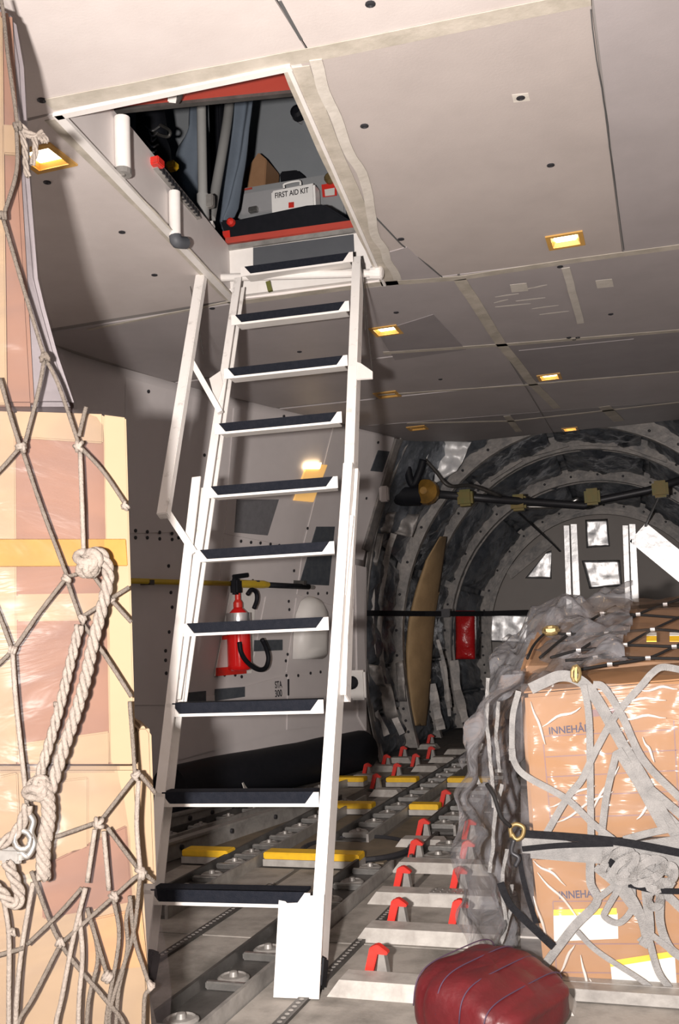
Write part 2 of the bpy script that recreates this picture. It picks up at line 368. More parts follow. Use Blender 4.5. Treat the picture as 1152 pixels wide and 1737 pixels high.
crumple([(928,936),(936,934),(936,982),(891,981)], bY, 'foil_patch', m_foilw, bulk, seed=3)
crumple([(826,1041),(900,1043),(896,1092),(824,1088)], bY, 'foil_patch', m_foilw, bulk, seed=5, n=12)
for k_, (q_, Y_) in enumerate([([(693,742),(735,744),(722,790),(682,815)],7.72),([(752,746),(800,750),(776,800),(735,822)],7.95),([(684,765),(694,768),(676,812),(668,808)],7.6)]): crumple(q_, Y_, 'foil_patch', m_foilb, nose, .05, 16, k_)
for k_, (q_, Y_) in enumerate([([(640,872),(672,868),(662,905),(634,902)],7.6),([(678,872),(712,872),(700,912),(668,905)],7.8),([(634,905),(652,905),(640,960),(628,955)],7.55),([(622,1125),(648,1130),(655,1165),(625,1160)],7.55),([(640,1160),(662,1160),(678,1215),(655,1222)],7.6),([(672,1125),(684,1120),(690,1190),(676,1190)],8.0)]): crumple(q_, Y_, 'bracket_plate', m_rib, nose, .04, 8, k_+9)
for pth, Y_, w_ in [([(668,905),(655,950),(646,1010),(643,1070),(648,1130),(660,1190),(682,1245)],7.75,.05),([(640,930),(632,990),(631,1060),(634,1110)],7.6,.04),([(622,1150),(634,1200),(655,1248)],7.6,.06),([(733,1160),(740,1200),(748,1238)],8.7,.07),([(742,1085),(756,1140),(762,1215)],8.9,.03),([(770,1120),(776,1170),(790,1224)],9.3,.08),([(750,1120),(758,1170),(762,1200)],9.0,.05)]:
    P_ = bez([PY(x,y,Y_) for x,y in pth], 6); MB().ribbon([p+V(0,.02*nz(p,9,2),0) for p in P_], [w_*(1+.3*nz(p,8,1)) for p in P_], (.3,-1,0), .012).build('bay_strip', m_rib, nose)
MB().bar(PY(1082,903,bY-.03), PY(1205,1003,bY-.03), .26, .05, (0,-1,0)).build('diagonal_brace', m_foilw, bulk)
MB().bar(PY(862,975,bY-.03), PY(935,915,bY-.03), .12, .03, (0,-1,0)).build('diagonal_brace', m_rib, bulk)

# left and right linings -----------------------------------------
def lining(s):
    mb = MB(); g = lambda u, v: (lambda Y, z: V(wallx(Y, z, s), Y, z))(lerp(-1.4, 7.32, u), lerp(-.04, HC+.04, v))
    return mb.sheet(g, (s*.05,0,0), 44, 20)
wl = tag(lining(-1).build('wall_left', m_wall, smooth=True), kind='structure')
wr = tag(lining(1).build('wall_right', m_wall, smooth=True), kind='structure')
def wpatch(corners, name, mat, parent, off=.006, t=.008, n=6):
    def fn(u, v):
        x = lerp(lerp(corners[0][0], corners[1][0], u), lerp(corners[3][0], corners[2][0], u), v)
        y = lerp(lerp(corners[0][1], corners[1][1], u), lerp(corners[3][1], corners[2][1], u), v)
        return onwall(x, y, off)
    return MB().sheet(fn, (-t,t*.2,0), n, n).build(name, mat, parent)
# dividing lining panels a little proud of the wall, gaps reading as seams
WP = [[(212,640),(392,690),(372,900),(212,905)],[(396,692),(560,722),(507,930),(380,905)],[(565,724),(668,742),(640,850),(610,955),(512,932)],
      [(212,912),(372,910),(330,1196),(212,1196)],[(378,912),(506,938),(490,1003),(440,1000),(372,990)],[(450,1012),(496,1012),(484,1138),(425,1140)],
      [(512,940),(606,962),(604,1040),(503,1008)],[(502,1014),(604,1046),(606,1132),(485,1140)],[(300,1196),(482,1146),(480,1240),(300,1290)],[(488,1146),(606,1138),(612,1225),(486,1238)]]
for q in WP:
    if len(q) == 5: q = [q[0], q[1], q[3], q[4]] if q[0][0] != 565 else [q[0], q[1], (615,950), q[4]]
    wpatch(q, 'lining_panel', m_wall, wl, .007, .007, 8)
def wbolts(pts, par=wl, r=.011):
    for x, y in pts:
        p = onwall(x, y, .008); n = wnorm(p.y, p.z)
        MB().lathe(p, n, [(r,0),(r,.004),(r*.5,.006)], 8).build('fastener', m_bolt, par)
wbolts([(228,900+3*0),(228,912),(248,902),(248,912),(269,903),(269,914),(290,905),(290,915),(301,912),(407,918),(424,920),(440,921),(457,923),(472,925),(487,926),(501,927),
        (497,968),(488,1020),(489,1034),(486,1110),(483,1121),(484,1146),(520,1006),(538,1007),(553,1006),(546,1048),(545,1088),(504,1146),(525,1142),(542,1140),
        (427,985),(434,1008),(427,1031),(425,1053),(421,1122),(425,1074),(408,1148),(397,1145),(379,1145),(284,960),(288,1005),(290,1030),(285,1072),(279,1104),(279,1120),(280,1142),(250,664),(345,772),(480,706),(611,1000),(612,980),(620,845),(556,816),(520,896),(640,750),(483,938),(600,1176)])
wpatch([(400,847),(471,847),(452,908),(396,903)], 'placard', m_placg, wl, .012, .006)
wpatch([(535,893),(566,893),(556,993),(506,991)], 'placard', m_plac, wl, .012, .006)
wpatch([(640,763),(659,765),(647,800),(627,798)], 'placard', m_plac, wl, .013, .006)
wpatch([(430,1086),(477,1085),(477,1103),(429,1105)], 'placard', m_plac, wl, .013, .006)
wpatch([(363,1169),(413,1165),(413,1182),(363,1189)], 'placard', m_plac, wl, .013, .006)
wpatch([(315,1175),(347,1172),(347,1192),(315,1195)], 'placard', m_plac, wl, .013, .006)
wpatch([(486,1152),(488.5,1152),(488.5,1180),(486,1180)], 'station_mark', m_ink, wl, .012, .003)
wpatch([(392,988),(432,986),(424,1142),(362,1147)], 'mounting_plate', m_wallw, wl, .014, .008)
p = onwall(464,1168,.012); n = wnorm(p.y,p.z); rt = V(0,1,0)-n*n.y; rt = rt.normalized(); upw = n.cross(rt)*1
if upw.z < 0: upw = -upw
Lw = (onwall(476,1168,.012)-p).length
text('lettering', 'STA', m_ink, wl, p, rt, upw, .047, .003, Lw)
text('lettering', '300', m_ink, wl, onwall(464,1183,.012), rt, upw, .047, .003, Lw)
# moulded white scoop fairing
sc_out = [(494,1118),(541,1118),(544,1060),(542,1030),(534,1015),(520,1011),(508,1020),(500,1042),(496,1075)]
ctr = onwall(520,1075,.0)
ringp = [onwall(x,y,.01) for x,y in sc_out]; nn = wnorm(ctr.y, ctr.z)
mb = MB(); k = len(ringp); rings = []
for s_, h_ in ((1,.0),(1,.02),(.93,.055),(.8,.085),(.5,.10),(.2,.104)):
    rings.append([ctr+(q-ctr)*s_+nn*h_ for q in ringp])
mb.v = [q for r in rings for q in r]
for i in range(len(rings)-1):
    for j in range(k): j2 = (j+1) % k; mb.f.append([i*k+j, i*k+j2, (i+1)*k+j2, (i+1)*k+j])
mb.f.append([(len(rings)-1)*k+j for j in range(k)])
mb.build('scoop_fairing', m_wallw, wl, smooth=True)
# door frame post with hooks at the end of the lining
wpatch([(668,742),(676,744),(622,935),(612,930)], 'edge_strip', m_rib, wl, .03, .02, 10)
wpatch([(600,958),(618,962),(618,1240),(604,1215)], 'edge_strip', m_wall, wl, .02, .02, 10)
MB().box(PY(652,838,7.2), (.07,.06,.12)).build('hinge_bracket', m_wall, wl, bevel=.01)
MB().box(PY(606,1162,7.1), (.14,.05,.22)).build('latch_box', m_wallw, wl, bevel=.015)
MB().lathe(PY(597,1158,7.05), (0,-1,0), [(.05,0),(.05,.02),(.035,.03)], 14).build('latch_grommet', m_black, wl)

# ceiling ---------------------------------------------------------
def C(x, y, dz=0.0): p = PZ(x, y, HC); p.z += dz; return p
hA, hB, hC_, hD = C(92,188), C(492,103), C(655,478), C(392,506)
slab = MB()
def wedge(x): return x
outer = [V(-3.5,-1.4,HC), V(2.2,-1.4,HC), V(2.2,7.72,HC), V(-1.45,7.72,HC), V(-2.1,7.34,HC)]
# four slabs round the hatch joined into one ceiling
T = .16
for poly in ([outer[0], outer[1], V(2.2,hB.y,HC), hB, hA, V(-3.5,hA.y,HC)],
             [hB, V(2.2,hB.y,HC), V(2.2,hC_.y,HC), hC_],
             [V(-3.5,hA.y,HC), hA, hD, V(-3.5,hD.y,HC)],
             [hD, hC_, V(2.2,hC_.y,HC), outer[2], outer[3], outer[4], V(-3.3,4.4,HC), V(-3.5,hD.y,HC)]):
    slab.prism(poly, (0,0,T))
ceil = tag(slab.build('ceiling', m_slab), kind='structure')
def cpanel(pts, mat=m_ceil, t=.008, dz=0.0):
    q = [V(p[0], p[1], HC+dz) for p in pts]; c = sum(q, V(0,0,0))/len(q)
    q = [c+(p-c)*(1-.006/max((p-c).length,.05)) for p in q]
    return MB().prism(q, (0,0,-t)).build('ceiling_panel', mat, ceil)
def TL(x, line):                        # transverse seam lines (slightly skewed, as the hatch is)
    a, b = line; return lerp(a.y, b.y, (x-a.x)/(b.x-a.x))
T0 = (hA, hB); T1 = (C(392,512), C(1152,415)); T2 = (C(660,595), C(1152,558)); T3 = (C(640,668), C(1152,628)); T4 = (C(680,716), C(1152,678))
gX = C(1030,210).x; gY = C(830,550).x; gZ = C(490,30).x
wx = lambda Y: wallx(Y, HC)+.01
def row(x, L): return (x, TL(x, L))
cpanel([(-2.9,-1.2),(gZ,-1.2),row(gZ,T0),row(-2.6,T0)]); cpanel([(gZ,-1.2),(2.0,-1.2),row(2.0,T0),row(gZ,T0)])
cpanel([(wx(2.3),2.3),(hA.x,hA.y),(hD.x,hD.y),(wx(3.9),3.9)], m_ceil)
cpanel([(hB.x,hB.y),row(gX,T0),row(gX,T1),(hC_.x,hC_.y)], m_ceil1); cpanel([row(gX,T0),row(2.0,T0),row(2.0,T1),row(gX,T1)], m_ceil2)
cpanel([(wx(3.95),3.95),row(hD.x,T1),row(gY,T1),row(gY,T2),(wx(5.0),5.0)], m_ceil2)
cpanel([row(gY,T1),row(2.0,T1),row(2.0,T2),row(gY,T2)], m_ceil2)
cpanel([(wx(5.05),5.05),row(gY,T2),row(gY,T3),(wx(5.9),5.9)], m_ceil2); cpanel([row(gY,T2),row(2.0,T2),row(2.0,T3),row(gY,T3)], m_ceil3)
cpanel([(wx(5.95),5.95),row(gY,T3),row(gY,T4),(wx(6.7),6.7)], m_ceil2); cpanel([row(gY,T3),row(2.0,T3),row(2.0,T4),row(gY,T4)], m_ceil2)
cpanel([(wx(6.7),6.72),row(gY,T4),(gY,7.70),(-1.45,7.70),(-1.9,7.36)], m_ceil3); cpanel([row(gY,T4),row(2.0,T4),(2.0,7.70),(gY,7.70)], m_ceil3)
def tape(pts, w, mat=m_tape, dz=-.0095, wob=.004, nm='tape_strip'):
    P = [C(x, y, 0) for x, y in pts]; out = []
    for a, b in zip(P, P[1:]):
        for k in range(8): out.append(lerp(a, b, k/8))
    out.append(P[-1]); out = [V(p.x+wob*nz(p,6,3), p.y+wob*nz(p,6,8), HC+dz) for p in out]
    return MB().ribbon(out, w, (0,0,-1), .002).build(nm, mat, ceil)
tape([(82,172),(490,94),(760,40),(1000,-10)], .060)
tape([(90,196),(250,355),(392,505)], .055); tape([(502,108),(575,285),(662,480)], .075)
tape([(536,92),(572,190),(615,300),(640,400),(672,470)], .034, m_tape2, -.012, .02, 'tape_strip')
tape([(388,512),(640,478),(780,468),(960,440),(1200,408)], .05); tape([(150,556),(390,508)], .02, m_tape)
tape([(780,470),(850,580),(905,650),(945,690)], .055); tape([(650,596),(880,580),(1200,554)], .045); tape([(640,668),(900,650),(1190,625)], .03)
tape([(690,716),(870,712),(1200,675)], .035); tape([(860,703),(880,730)], .05); tape([(1025,687),(1050,712)], .08)
tape([(960,450),(985,545)], .035, m_tape2, -.010); tape([(1000,10),(1030,210),(1058,420)], .0035, m_seam, -.0085)
tape([(475,-5),(512,62)], .008, m_seam, -.0085); tape([(605,330),(680,410),(752,468)], .006, m_seam, -.0085)
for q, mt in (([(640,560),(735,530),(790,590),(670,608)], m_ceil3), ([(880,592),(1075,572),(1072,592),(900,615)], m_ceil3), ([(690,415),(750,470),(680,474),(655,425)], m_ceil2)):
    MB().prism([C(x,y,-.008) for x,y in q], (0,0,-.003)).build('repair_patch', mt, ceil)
def cbolt(x, y, r=.013): MB().lathe(C(x,y,-.008), (0,0,-1), [(r,0),(r,.003),(r*.6,.005),(r*.3,.002)], 10).build('fastener', m_bolt, ceil)
for x, y in [(618,209),(883,161),(934,276),(680,402),(672,527),(747,641),(207,390),(262,463),(965,570),(980,570),(974,573),(80,305),(71,165),(508,594),(450,622),(950,449),(1036,530),(360,520),(628,1)]: cbolt(x, y)
for x, y in [(883,161),(1025,478),(880,485)]:
    MB().prism([C(x-15,y-5,-.0083),C(x+13,y-8,-.0083),C(x+16,y+5,-.0083),C(x-12,y+8,-.0083)], (0,0,-.001)).build('foil_square', m_tape2, ceil)
for i, (x, y, w_) in enumerate([(860,498,40),(900,505,50),(870,515,60),(925,518,45),(890,488,30),(940,528,50),(915,483,26),(850,508,24)]):   # scuffs in the paint
    P = [C(x-w_/2,y+3,-.0085), C(x,y,-.0085), C(x+w_/2,y-3,-.0085)]
    MB().ribbon(P, [.004,.014,.003], (0,0,-1), .0006).build('scuff_mark', m_tape2, ceil)

# hatch well and upper cabin ---------------------------------------
ZU = 2.735                          # upper deck floor
def up_(p, z): return V(p.x, p.y, z)
inl = V(.0,0,0)
wh = MB().prism([up_(hA,HC-.01), up_(hD,HC-.01), up_(hD,ZU), V(*lerp(hA,hD,.17).xy, ZU), V(*lerp(hA,hD,.10).xy, HC+T+.02), up_(hA,HC+T+.02)], (-.03,0,0)); wh.v = [p+V(.005,0,0) for p in wh.v]
wh = tag(wh.build('wall_hatch_left', m_well), kind='structure')
wf = MB().prism([up_(hD,HC-.01), up_(hC_,HC-.01), up_(hC_,ZU), up_(hD,ZU)], (0,.03,0)); wf.v = [p-V(0,.005,0) for p in wf.v]; wf = tag(wf.build('wall_hatch_front', m_well), kind='structure')
wr2 = MB().prism([up_(hB,HC-.01), up_(hC_,HC-.01), up_(hC_,ZU), up_(hB,ZU)], (.03,0,0)); tag(wr2.build('wall_hatch_right', m_well), kind='structure')
MB().bar(up_(hA,HC-.012)+V(.01,0,0), up_(hD,HC-.012)+V(.01,0,0), .03, .012, (0,0,-1)).build('edge_trim', m_white, wh)
MB().bar(up_(hA,HC-.012)+V(0,.008,0), up_(hB,HC-.012)+V(0,.008,0), .025, .012, (0,0,-1)).build('edge_trim', m_white, ceil)
MB().bar(up_(hB,HC-.014)-V(.006,0,0), up_(hC_,HC-.014)-V(.006,0,0), .012, .012, (0,0,-1)).build('edge_trim', m_white, ceil)
# red beam across the back of the well
def onH(x, y, z): return PZ(x, y, z)
zr = 2.73
rb = [onH(170,186,zr), onH(300,140,zr), onH(500,96,zr), onH(520,152,zr), onH(236,190,zr)]
rb = [onH(150,168,zr), onH(500,80,zr), onH(516,156,zr), onH(182,192,zr)]
tr1 = tag(MB().prism(rb, (0,0,.05)).build('trim_1', m_red), kind='structure')
MB().bar(onH(180,189,zr-.004), onH(518,155,zr-.004), .022, .014, (0,0,1)).build('beam_lip', m_dsteel, tr1)
MB().bar(onH(296,142,zr-.01), onH(292,172,zr-.03), .03, .02, (0,0,-1)).build('latch', m_white, tr1, bevel=.004)
MB().tube(bez([onH(302,146,zr-.02), onH(308,154,zr-.05), onH(302,172,zr-.03)]), .008).build('latch_hook', m_dsteel, tr1)
# upper cabin shell
upf = MB()
for poly in ([V(-3.4,hD.y+.03,ZU), V(.6,hC_.y+.03,ZU), V(.6,5.6,ZU), V(-3.4,5.6,ZU)], [V(-3.4,1.9,ZU+.001), V(hA.x-.03,1.9,ZU+.001), V(hD.x-.03,hD.y+.03,ZU+.001), V(-3.4,hD.y+.03,ZU+.001)],
             [V(hB.x+.03,1.9,ZU+.001), V(.6,1.9,ZU+.001), V(.6,hC_.y+.03,ZU+.001), V(hC_.x+.03,hC_.y+.03,ZU+.001)]): upf.prism(poly, (0,0,-.03))
tag(upf.build('floor_upper', m_dgrey), kind='structure')
tag(MB().box((-1.4,5.25,3.9), (4.2,.06,2.4)).build('wall_upper', m_updk), kind='structure')
tag(MB().box((-1.4,3.6,4.6), (4.2,3.6,.06)).build('ceiling_upper', m_updk), kind='structure')
tag(MB().box((-3.45,3.6,3.9), (.06,3.6,2.4)).build('wall_upper_left', m_updk), kind='structure')
# forward sill of the well: white frame, slate panel, red edge
def FWL(x, y, off=0.0):
    n = (hC_-hD).cross(V(0,0,1)).normalized(); n = n if n.y < 0 else -n
    return PP(x, y, hD+n*off, n)
fn_ = (hC_-hD).cross(V(0,0,1)).normalized(); fn_ = fn_ if fn_.y < 0 else -fn_
MB().prism([FWL(x,y,.0) for x,y in ((388,424),(614,391),(634,462),(390,496))], fn_*.02).build('frame_plate', m_white, wf)
MB().prism([FWL(x,y,.021) for x,y in ((430,421),(600,398),(602,440),(430,458))], fn_*.006).build('slate_panel', m_dgrey, wf)
MB().bar(FWL(384,412,.02), FWL(606,381,.02), .03, .035, (0,0,1)).build('red_edging', m_red, wf)
MB().bar(FWL(384,420,.025), FWL(606,389,.025), .02, .03, (0,0,1)).build('sill_strip', m_gsteel, wf)
MB().bar(FWL(388,500,.012), FWL(640,468,.012), .035, .05, fn_).build('lower_rail', m_white, wf)
MB().bar(FWL(455,478,.05), FWL(459,494,.05), .02, .02, fn_).build('green_catch', m_olive, wf)

# ============================================================ LADDER
LO = V(-1.2,2.6,0); LU = V(1,.08,0).normalized(); LV = V(0,.46,1).normalized(); LN = LU.cross(LV).normalized()
if LN.y > 0: LN = -LN
def LP(x, y, off=0.0): return PP(x, y, LO+LN*off, LN)
def st(p): d = p-LO; a, b, c = d.dot(LU), d.dot(LV), LU.dot(LV); return (a-c*b)/(1-c*c), (b-c*a)/(1-c*c)
def LL(s, t, o=0.0): return LO + LU*s + LV*t + LN*o
sL0, sL1 = st(LP(262,1508))[0], st(LP(332,818))[0]; sR0, sR1 = st(LP(545,1690))[0], st(LP(600,812))[0]
print('ladder s', sL0, sL1, sR0, sR1, 'upper', st(LP(400,458)), st(LP(612,440)))
tb = (0 - LO.z)/LV.z
tTop = st(LP(600,445))[1]; tMid = st(LP(340,818))[1]
lad = thing('ladder', LL(-.1,0), 'white two-section boarding ladder with black treads hooked into the ceiling hatch', 'ladder')
sLl = (sL0+sL1)/2; sRl = (sR0+sR1)/2
uL0 = st(LP(400,458))[0]; uL1 = st(LP(366,690))[0]; uR0 = st(LP(612,440))[0]; uR1 = st(LP(601,800))[0]
FT = .012
def stile(t0, t1, s0, s1, sgn, name, mat, off, fw=.034, dp=.075):
    """C channel: front flange and outer web"""
    mb = MB()
    a, b = LL(s0 + sgn*-fw/2*1, t0, off), LL(s1 + sgn*-fw/2, t1, off)
    mb.bar(a, b, fw, .006, LN)
    a, b = LL(s0 - sgn*.003, t0, off-dp/2), LL(s1 - sgn*.003, t1, off-dp/2)
    mb.bar(a, b, .006, dp, LN)
    a, b = LL(s0 - sgn*fw*.42, t0, off-dp), LL(s1 - sgn*fw*.42, t1, off-dp)
    mb.bar(a, b, fw*.84, .005, LN)
    return mb.build(name, mat, lad)
zb = .05
stile(tb+zb, tMid, sL0, sL1, -1, 'stile', m_white, .035); stile(tb+zb, tMid+.005, sR0, sR1, 1, 'stile', m_white, .035)
def _ext(a, b, t): (s0, t0), (s1, t1) = st(LP(*a)), st(LP(*b)); return lerp(s0, s1, (t-t0)/(t1-t0))
tlo = tMid*.5
stile(tlo, tTop+.0, _ext((347,814),(400,458),tlo), _ext((347,814),(400,458),tTop), -1, 'stile', m_whited, -.0, .032, .06); stile(tlo, tTop+.03, _ext((600,800),(612,440),tlo), _ext((600,800),(612,440),tTop+.03), 1, 'stile', m_whited, -.0, .036, .06)
STEPS = [((425,462),(590,447)),((410,543),(583,531)),((398,634),(580,622)),((383,728),(570,717)),((370,835),(563,826)),((352,943),(557,935)),((330,1068),(547,1062)),((305,1204),(538,1200)),((288,1356),(530,1354)),((270,1518),(515,1525))]
t_all = [ (st(LP(*a))[1]+st(LP(*b))[1])/2 for a, b in STEPS]
HZ = V(0,1,0)
for i, (a, b) in enumerate(STEPS):
    sa, sb = st(LP(*a))[0], st(LP(*b))[0]; t = t_all[i]
    pa, pb = LL(sa-.012, t, .02), LL(sb+.012, t, .02)
    ax = (pb-pa).normalized(); nf = V(0,-1,0) - ax*ax.dot(V(0,-1,0)); nf.normalize(); upz = V(0,0,1)
    stp = MB()
    stp.bar(pa+nf*-.022-upz*.022, pb+nf*-.022-upz*.022, .07, .006, upz)           # white tray
    stp.bar(pa+nf*.012-upz*.022, pb+nf*.012-upz*.022, .006, .009, upz)          # front lip below the tread
    stp = stp.build('step', m_white, lad)
    tread = MB(); h0, h1 = -.017, .017                                             # black nosing with cut-back ends
    ca, cb = pa+ax*.0, pb-ax*.0
    front = [ca+ax*.0+upz*h1, cb+upz*h1, cb+upz*.0, cb-ax*.028+upz*h0, ca+ax*.028+upz*h0, ca+upz*.0]
    tread.prism([q+nf*.014 for q in front], nf*-.012)
    tread.bar(pa+ax*.0-nf*.024+upz*(h1-.004), pb-nf*.024+upz*(h1-.004), .065, .008, upz)
    tread.build('tread', m_tread, stp)
    for e, sg in ((pa, 1), (pb, -1)):
        g = [e-ax*sg*.018+upz*.016, e-ax*sg*.002+upz*.016, e+ax*sg*.026-upz*.019, e+ax*sg*.026-upz*.0265, e-ax*sg*.018-upz*.0265]
        MB().prism([q+nf*.018 for q in g], nf*-.004).build('gusset', m_white, stp)
# handrail and its struts
hr0, hr1 = LP(356,380,.10), LP(277,876,.13)
hn = LN
MB().bar(hr0, hr1, .040, .036, hn).build('handrail', m_whited, lad, bevel=.003)
MB().bar(LP(322,608,.10), LP(374,700,.02), .022, .022, hn).build('handrail_strut', m_white, lad)
MB().bar(LP(284,868,.11), LP(330,938,.03), .024, .024, hn).build('handrail_strut', m_white, lad)
MB().prism([LP(x,y,.01) for x,y in ((355,642),(374,629),(378,650),(367,688))], LN*-.008).build('side_bracket', m_white, lad)
MB().prism([LP(x,y,.0) for x,y in ((600,612),(612,616),(632,630),(632,641),(602,643))], LN*-.008).build('side_bracket', m_white, lad)
MB().tube([LP(376,471,-.03), LP(640,463,-.05)], .017, 12).build('hinge_tube', m_white, lad)
MB().lathe(LP(630,463,-.05), LP(640,463,-.05)-LP(630,463,-.05), [(.028,0),(.028,.045),(.018,.05)], 14).build('tube_collar', m_white, lad)
for q in (((612,440),(632,636)),((614,446),(620,560))): MB().tube([LP(*q[0],.02), LP(*q[1],-.02)], .0015, 5).build('cable', m_dsteel, lad)
MB().tube([PP(312,430,LO,LN), LP(345,600,.06)], .0015, 5).build('cable', m_dsteel, lad)
# wide white foot plate on the right stile
fp = [(473,1527),(484,1529),(487,1532),(512,1531),(519,1526),(521,1520),(550,1517),(540,1694),(465,1694)]
fpq = [LP(x,y,.05) for x,y in fp]; lowp = [LP(541,1698,.05), LP(464,1698,.05)]
lowp = [p if p.z > .012 else V(p.x,p.y,.012) for p in lowp]
MB().prism(fpq[:-2]+[lowp[0],lowp[1]], LN*-.006).build('foot_plate', m_white, lad)
MB().bar(LL(sR0-.02,tb+.02,.0), LL(sR0-.02,tb+.10,.0), .05, .06, LN).build('foot', m_black, lad, bevel=.006)
MB().bar(LL(sL0+.02,tb+.02,.0), LL(sL0+.02,tb+.10,.0), .05, .06, LN).build('foot', m_black, lad, bevel=.006)
# sliding lock rail on the outside of the right stile
MB().bar(LL(sR1+.008,tMid*1.0,-.01), LL(lerp(sR0,sR1,.55)+.008,tMid*.55,-.01), .012, .03, LN).build('lock_rail', m_white, lad)
MB().bar(LL(sR1+.012,tMid*.88,.01), LL(sR1+.012,tMid*.70,.01), .016, .02, LN).build('lock_slide', m_whited, lad)

# ============================================================ LAMPS
lampn = ['bulb lamp in the ceiling nearest the right pallet', 'bulb lamp in the ceiling just right of the ladder top', 'bulb lamp in the second row of the ceiling, right of the seam tape', 'unlit-looking tilted lamp beside the ladder, below the patch', 'bulb lamp at the forward ceiling edge, right of centre', 'small lamp at the forward ceiling edge, left end', 'half-hidden lamp behind the rope knot of the left pallet']
CUT = []
def lamp(x, y, label, w=.085, lit=True):
    c = C(x, y); c.z = HC-.008
    t = thing('ceiling_lamp', c, label, 'lamp', 'square amber lamps along the hold ceiling')
    fr = MB(); r0, r1 = w, w*.74; zf = c.z-.003
    for sx, sy in ((1,0),(-1,0),(0,1),(0,-1)):
        fr.box((c.x+sx*(r0+r1)/2, c.y+sy*(r0+r1)/2, zf), ((r0-r1) if sx else 2*r0, (r0-r1) if sy else 2*r1, .006))
    fr.build('frame', m_lampf, t)
    K = ((-1,-1),(1,-1),(1,1),(-1,1)); q = .80; dp = .020 if lit else .012
    pb = [V(c.x+a*r1, c.y+b*r1, zf) for a, b in K]; pt = [V(c.x+a*r1*q, c.y+b*r1*q, zf+dp) for a, b in K]
    MB().add(pb+pt, [(0,1,5,4),(1,2,6,5),(2,3,7,6),(3,0,4,7)]).build('reflector', m_lampf, t)
    MB().box((c.x,c.y,zf+dp), (r1*q*2,r1*q*2,.014)).build('lens', m_lampg if lit else m_lampf, t, bevel=.004)
    CUT.append((c.x, c.y, r1+.002))
    return t
for (x, y, s), l, lit in zip([(959,404,.072),(655,558,.072),(932,637,.070),(657,667,.075),(967,726,.06),(708,724,.07),(74,264,.075)], lampn, (1,1,1,0,1,0,1)): lamp(x, y, l, s, lit)
# open the lamp recesses in the ceiling lining
cut = MB()
for x, y, q in CUT: cut.box((x, y, HC+.02), (2*q, 2*q, .12))
cut = cut.build('lamp_cutter', m_slab)
for o in [ceil]+[k for k in ceil.children if k.name.startswith(('ceiling_panel','repair_patch'))]:
    md = o.modifiers.new('recess', 'BOOLEAN'); md.operation = 'DIFFERENCE'; md.object = cut; md.solver = 'EXACT'
bpy.context.view_layer.update(); dg = bpy.context.evaluated_depsgraph_get()
for o in [ceil]+[k for k in ceil.children if k.name.startswith(('ceiling_panel','repair_patch'))]:
    me = bpy.data.meshes.new_from_object(o.evaluated_get(dg)); o.modifiers.clear(); o.data = me
bpy.data.objects.remove(cut)
# wall lamp on the sloping lining
c = onwall(524,815,.015); n = wnorm(c.y,c.z)
m_lampd = EMIT('amber panel painted glow', (.9,.52,.17), .55)  # panel glows by itself: the bulb's light on it is put into the material
t = thing('wall_lamp', c, 'amber slanted lamp on the left lining seen between ladder steps', 'lamp')
wpatch([(519,786),(552,788),(528,851),(496,848)], 'lamp_panel', m_lampd, t, .02, .02)
wpatch([(516,785),(540,784),(537,794),(513,794)], 'lens', m_lampg, t, .03, .015)

# ============================================================ DECK HARDWARE
def roller(t, x, y, w=.10):
    r = MB(); r.lathe((x,y,.022), (0,0,1), [(w*.42,0),(w*.42,.014),(w*.34,.02),(w*.30,.016),(w*.12,.018),(w*.10,.03),(.004,.032)], 16)
    r = r.build('ball_caster', m_gsteel, t, smooth=2)
    MB().box((x,y-w*.46,.030), (w*1.1,.020,.022)).build('caster_clip', m_steel, r, bevel=.004)
def tray(x, y0, y1, ys, label, w=.15, ang=0.0):
    t = thing('roller_tray', (x,(y0+y1)/2,.006), label, 'roller tray', 'roller trays let into the deck')
    for sx in (-1, 1):
        a, b = V(x+sx*w/2+ang*(y0-(y0+y1)/2), y0, .025), V(x+sx*w/2+ang*(y1-(y0+y1)/2), y1, .025)
        MB().bar(a, b, .012, .05, (0,0,1)).build('side_wall', m_dsteel if sx < 0 else m_gsteel, t)
    MB().bar(V(x+ang*(y0-(y0+y1)/2),y0,.012), V(x+ang*(y1-(y0+y1)/2),y1,.012), w-.012, .012, (0,0,1)).build('bed', m_dsteel, t)
    for y in ys: roller(t, x+ang*(y-(y0+y1)/2), y, w*.72)
    return t
tray(-1.225, 1.7, 4.0, [2.0,2.3,2.61,2.86,3.14,3.43,3.69,3.93], 'near roller tray passing under the ladder foot')
tray(-1.83, 3.2, 5.6, [3.5,3.72,3.94,4.12,4.32,4.52,4.72,4.95,5.2,5.45], 'roller tray crossing the left end of the nearest yellow strip')
tray(-1.49, 4.5, 8.9, [4.62,4.88,5.13,5.36,5.64,5.9,6.16,6.38,6.6,6.85,7.1,7.4,7.7,8.1,8.5], 'long roller tray running from the round floor plate to the nose', .16)
tray(-1.13, 4.75, 7.2, [4.88,5.1,5.38,5.64,5.9,6.2,6.5,6.8], 'roller tray beside the wrapped cartons, right of the yellow blocks', .16)
tray(-1.0, 4.1, 4.6, [4.18,4.4], 'short wide roller tray between two red latches', .2)
tray(-2.28, 4.3, 6.2, [4.45,4.7,4.95,5.2,5.45,5.7,5.95], 'angled roller tray along the outer side rail by the dark wall', .13, .16)
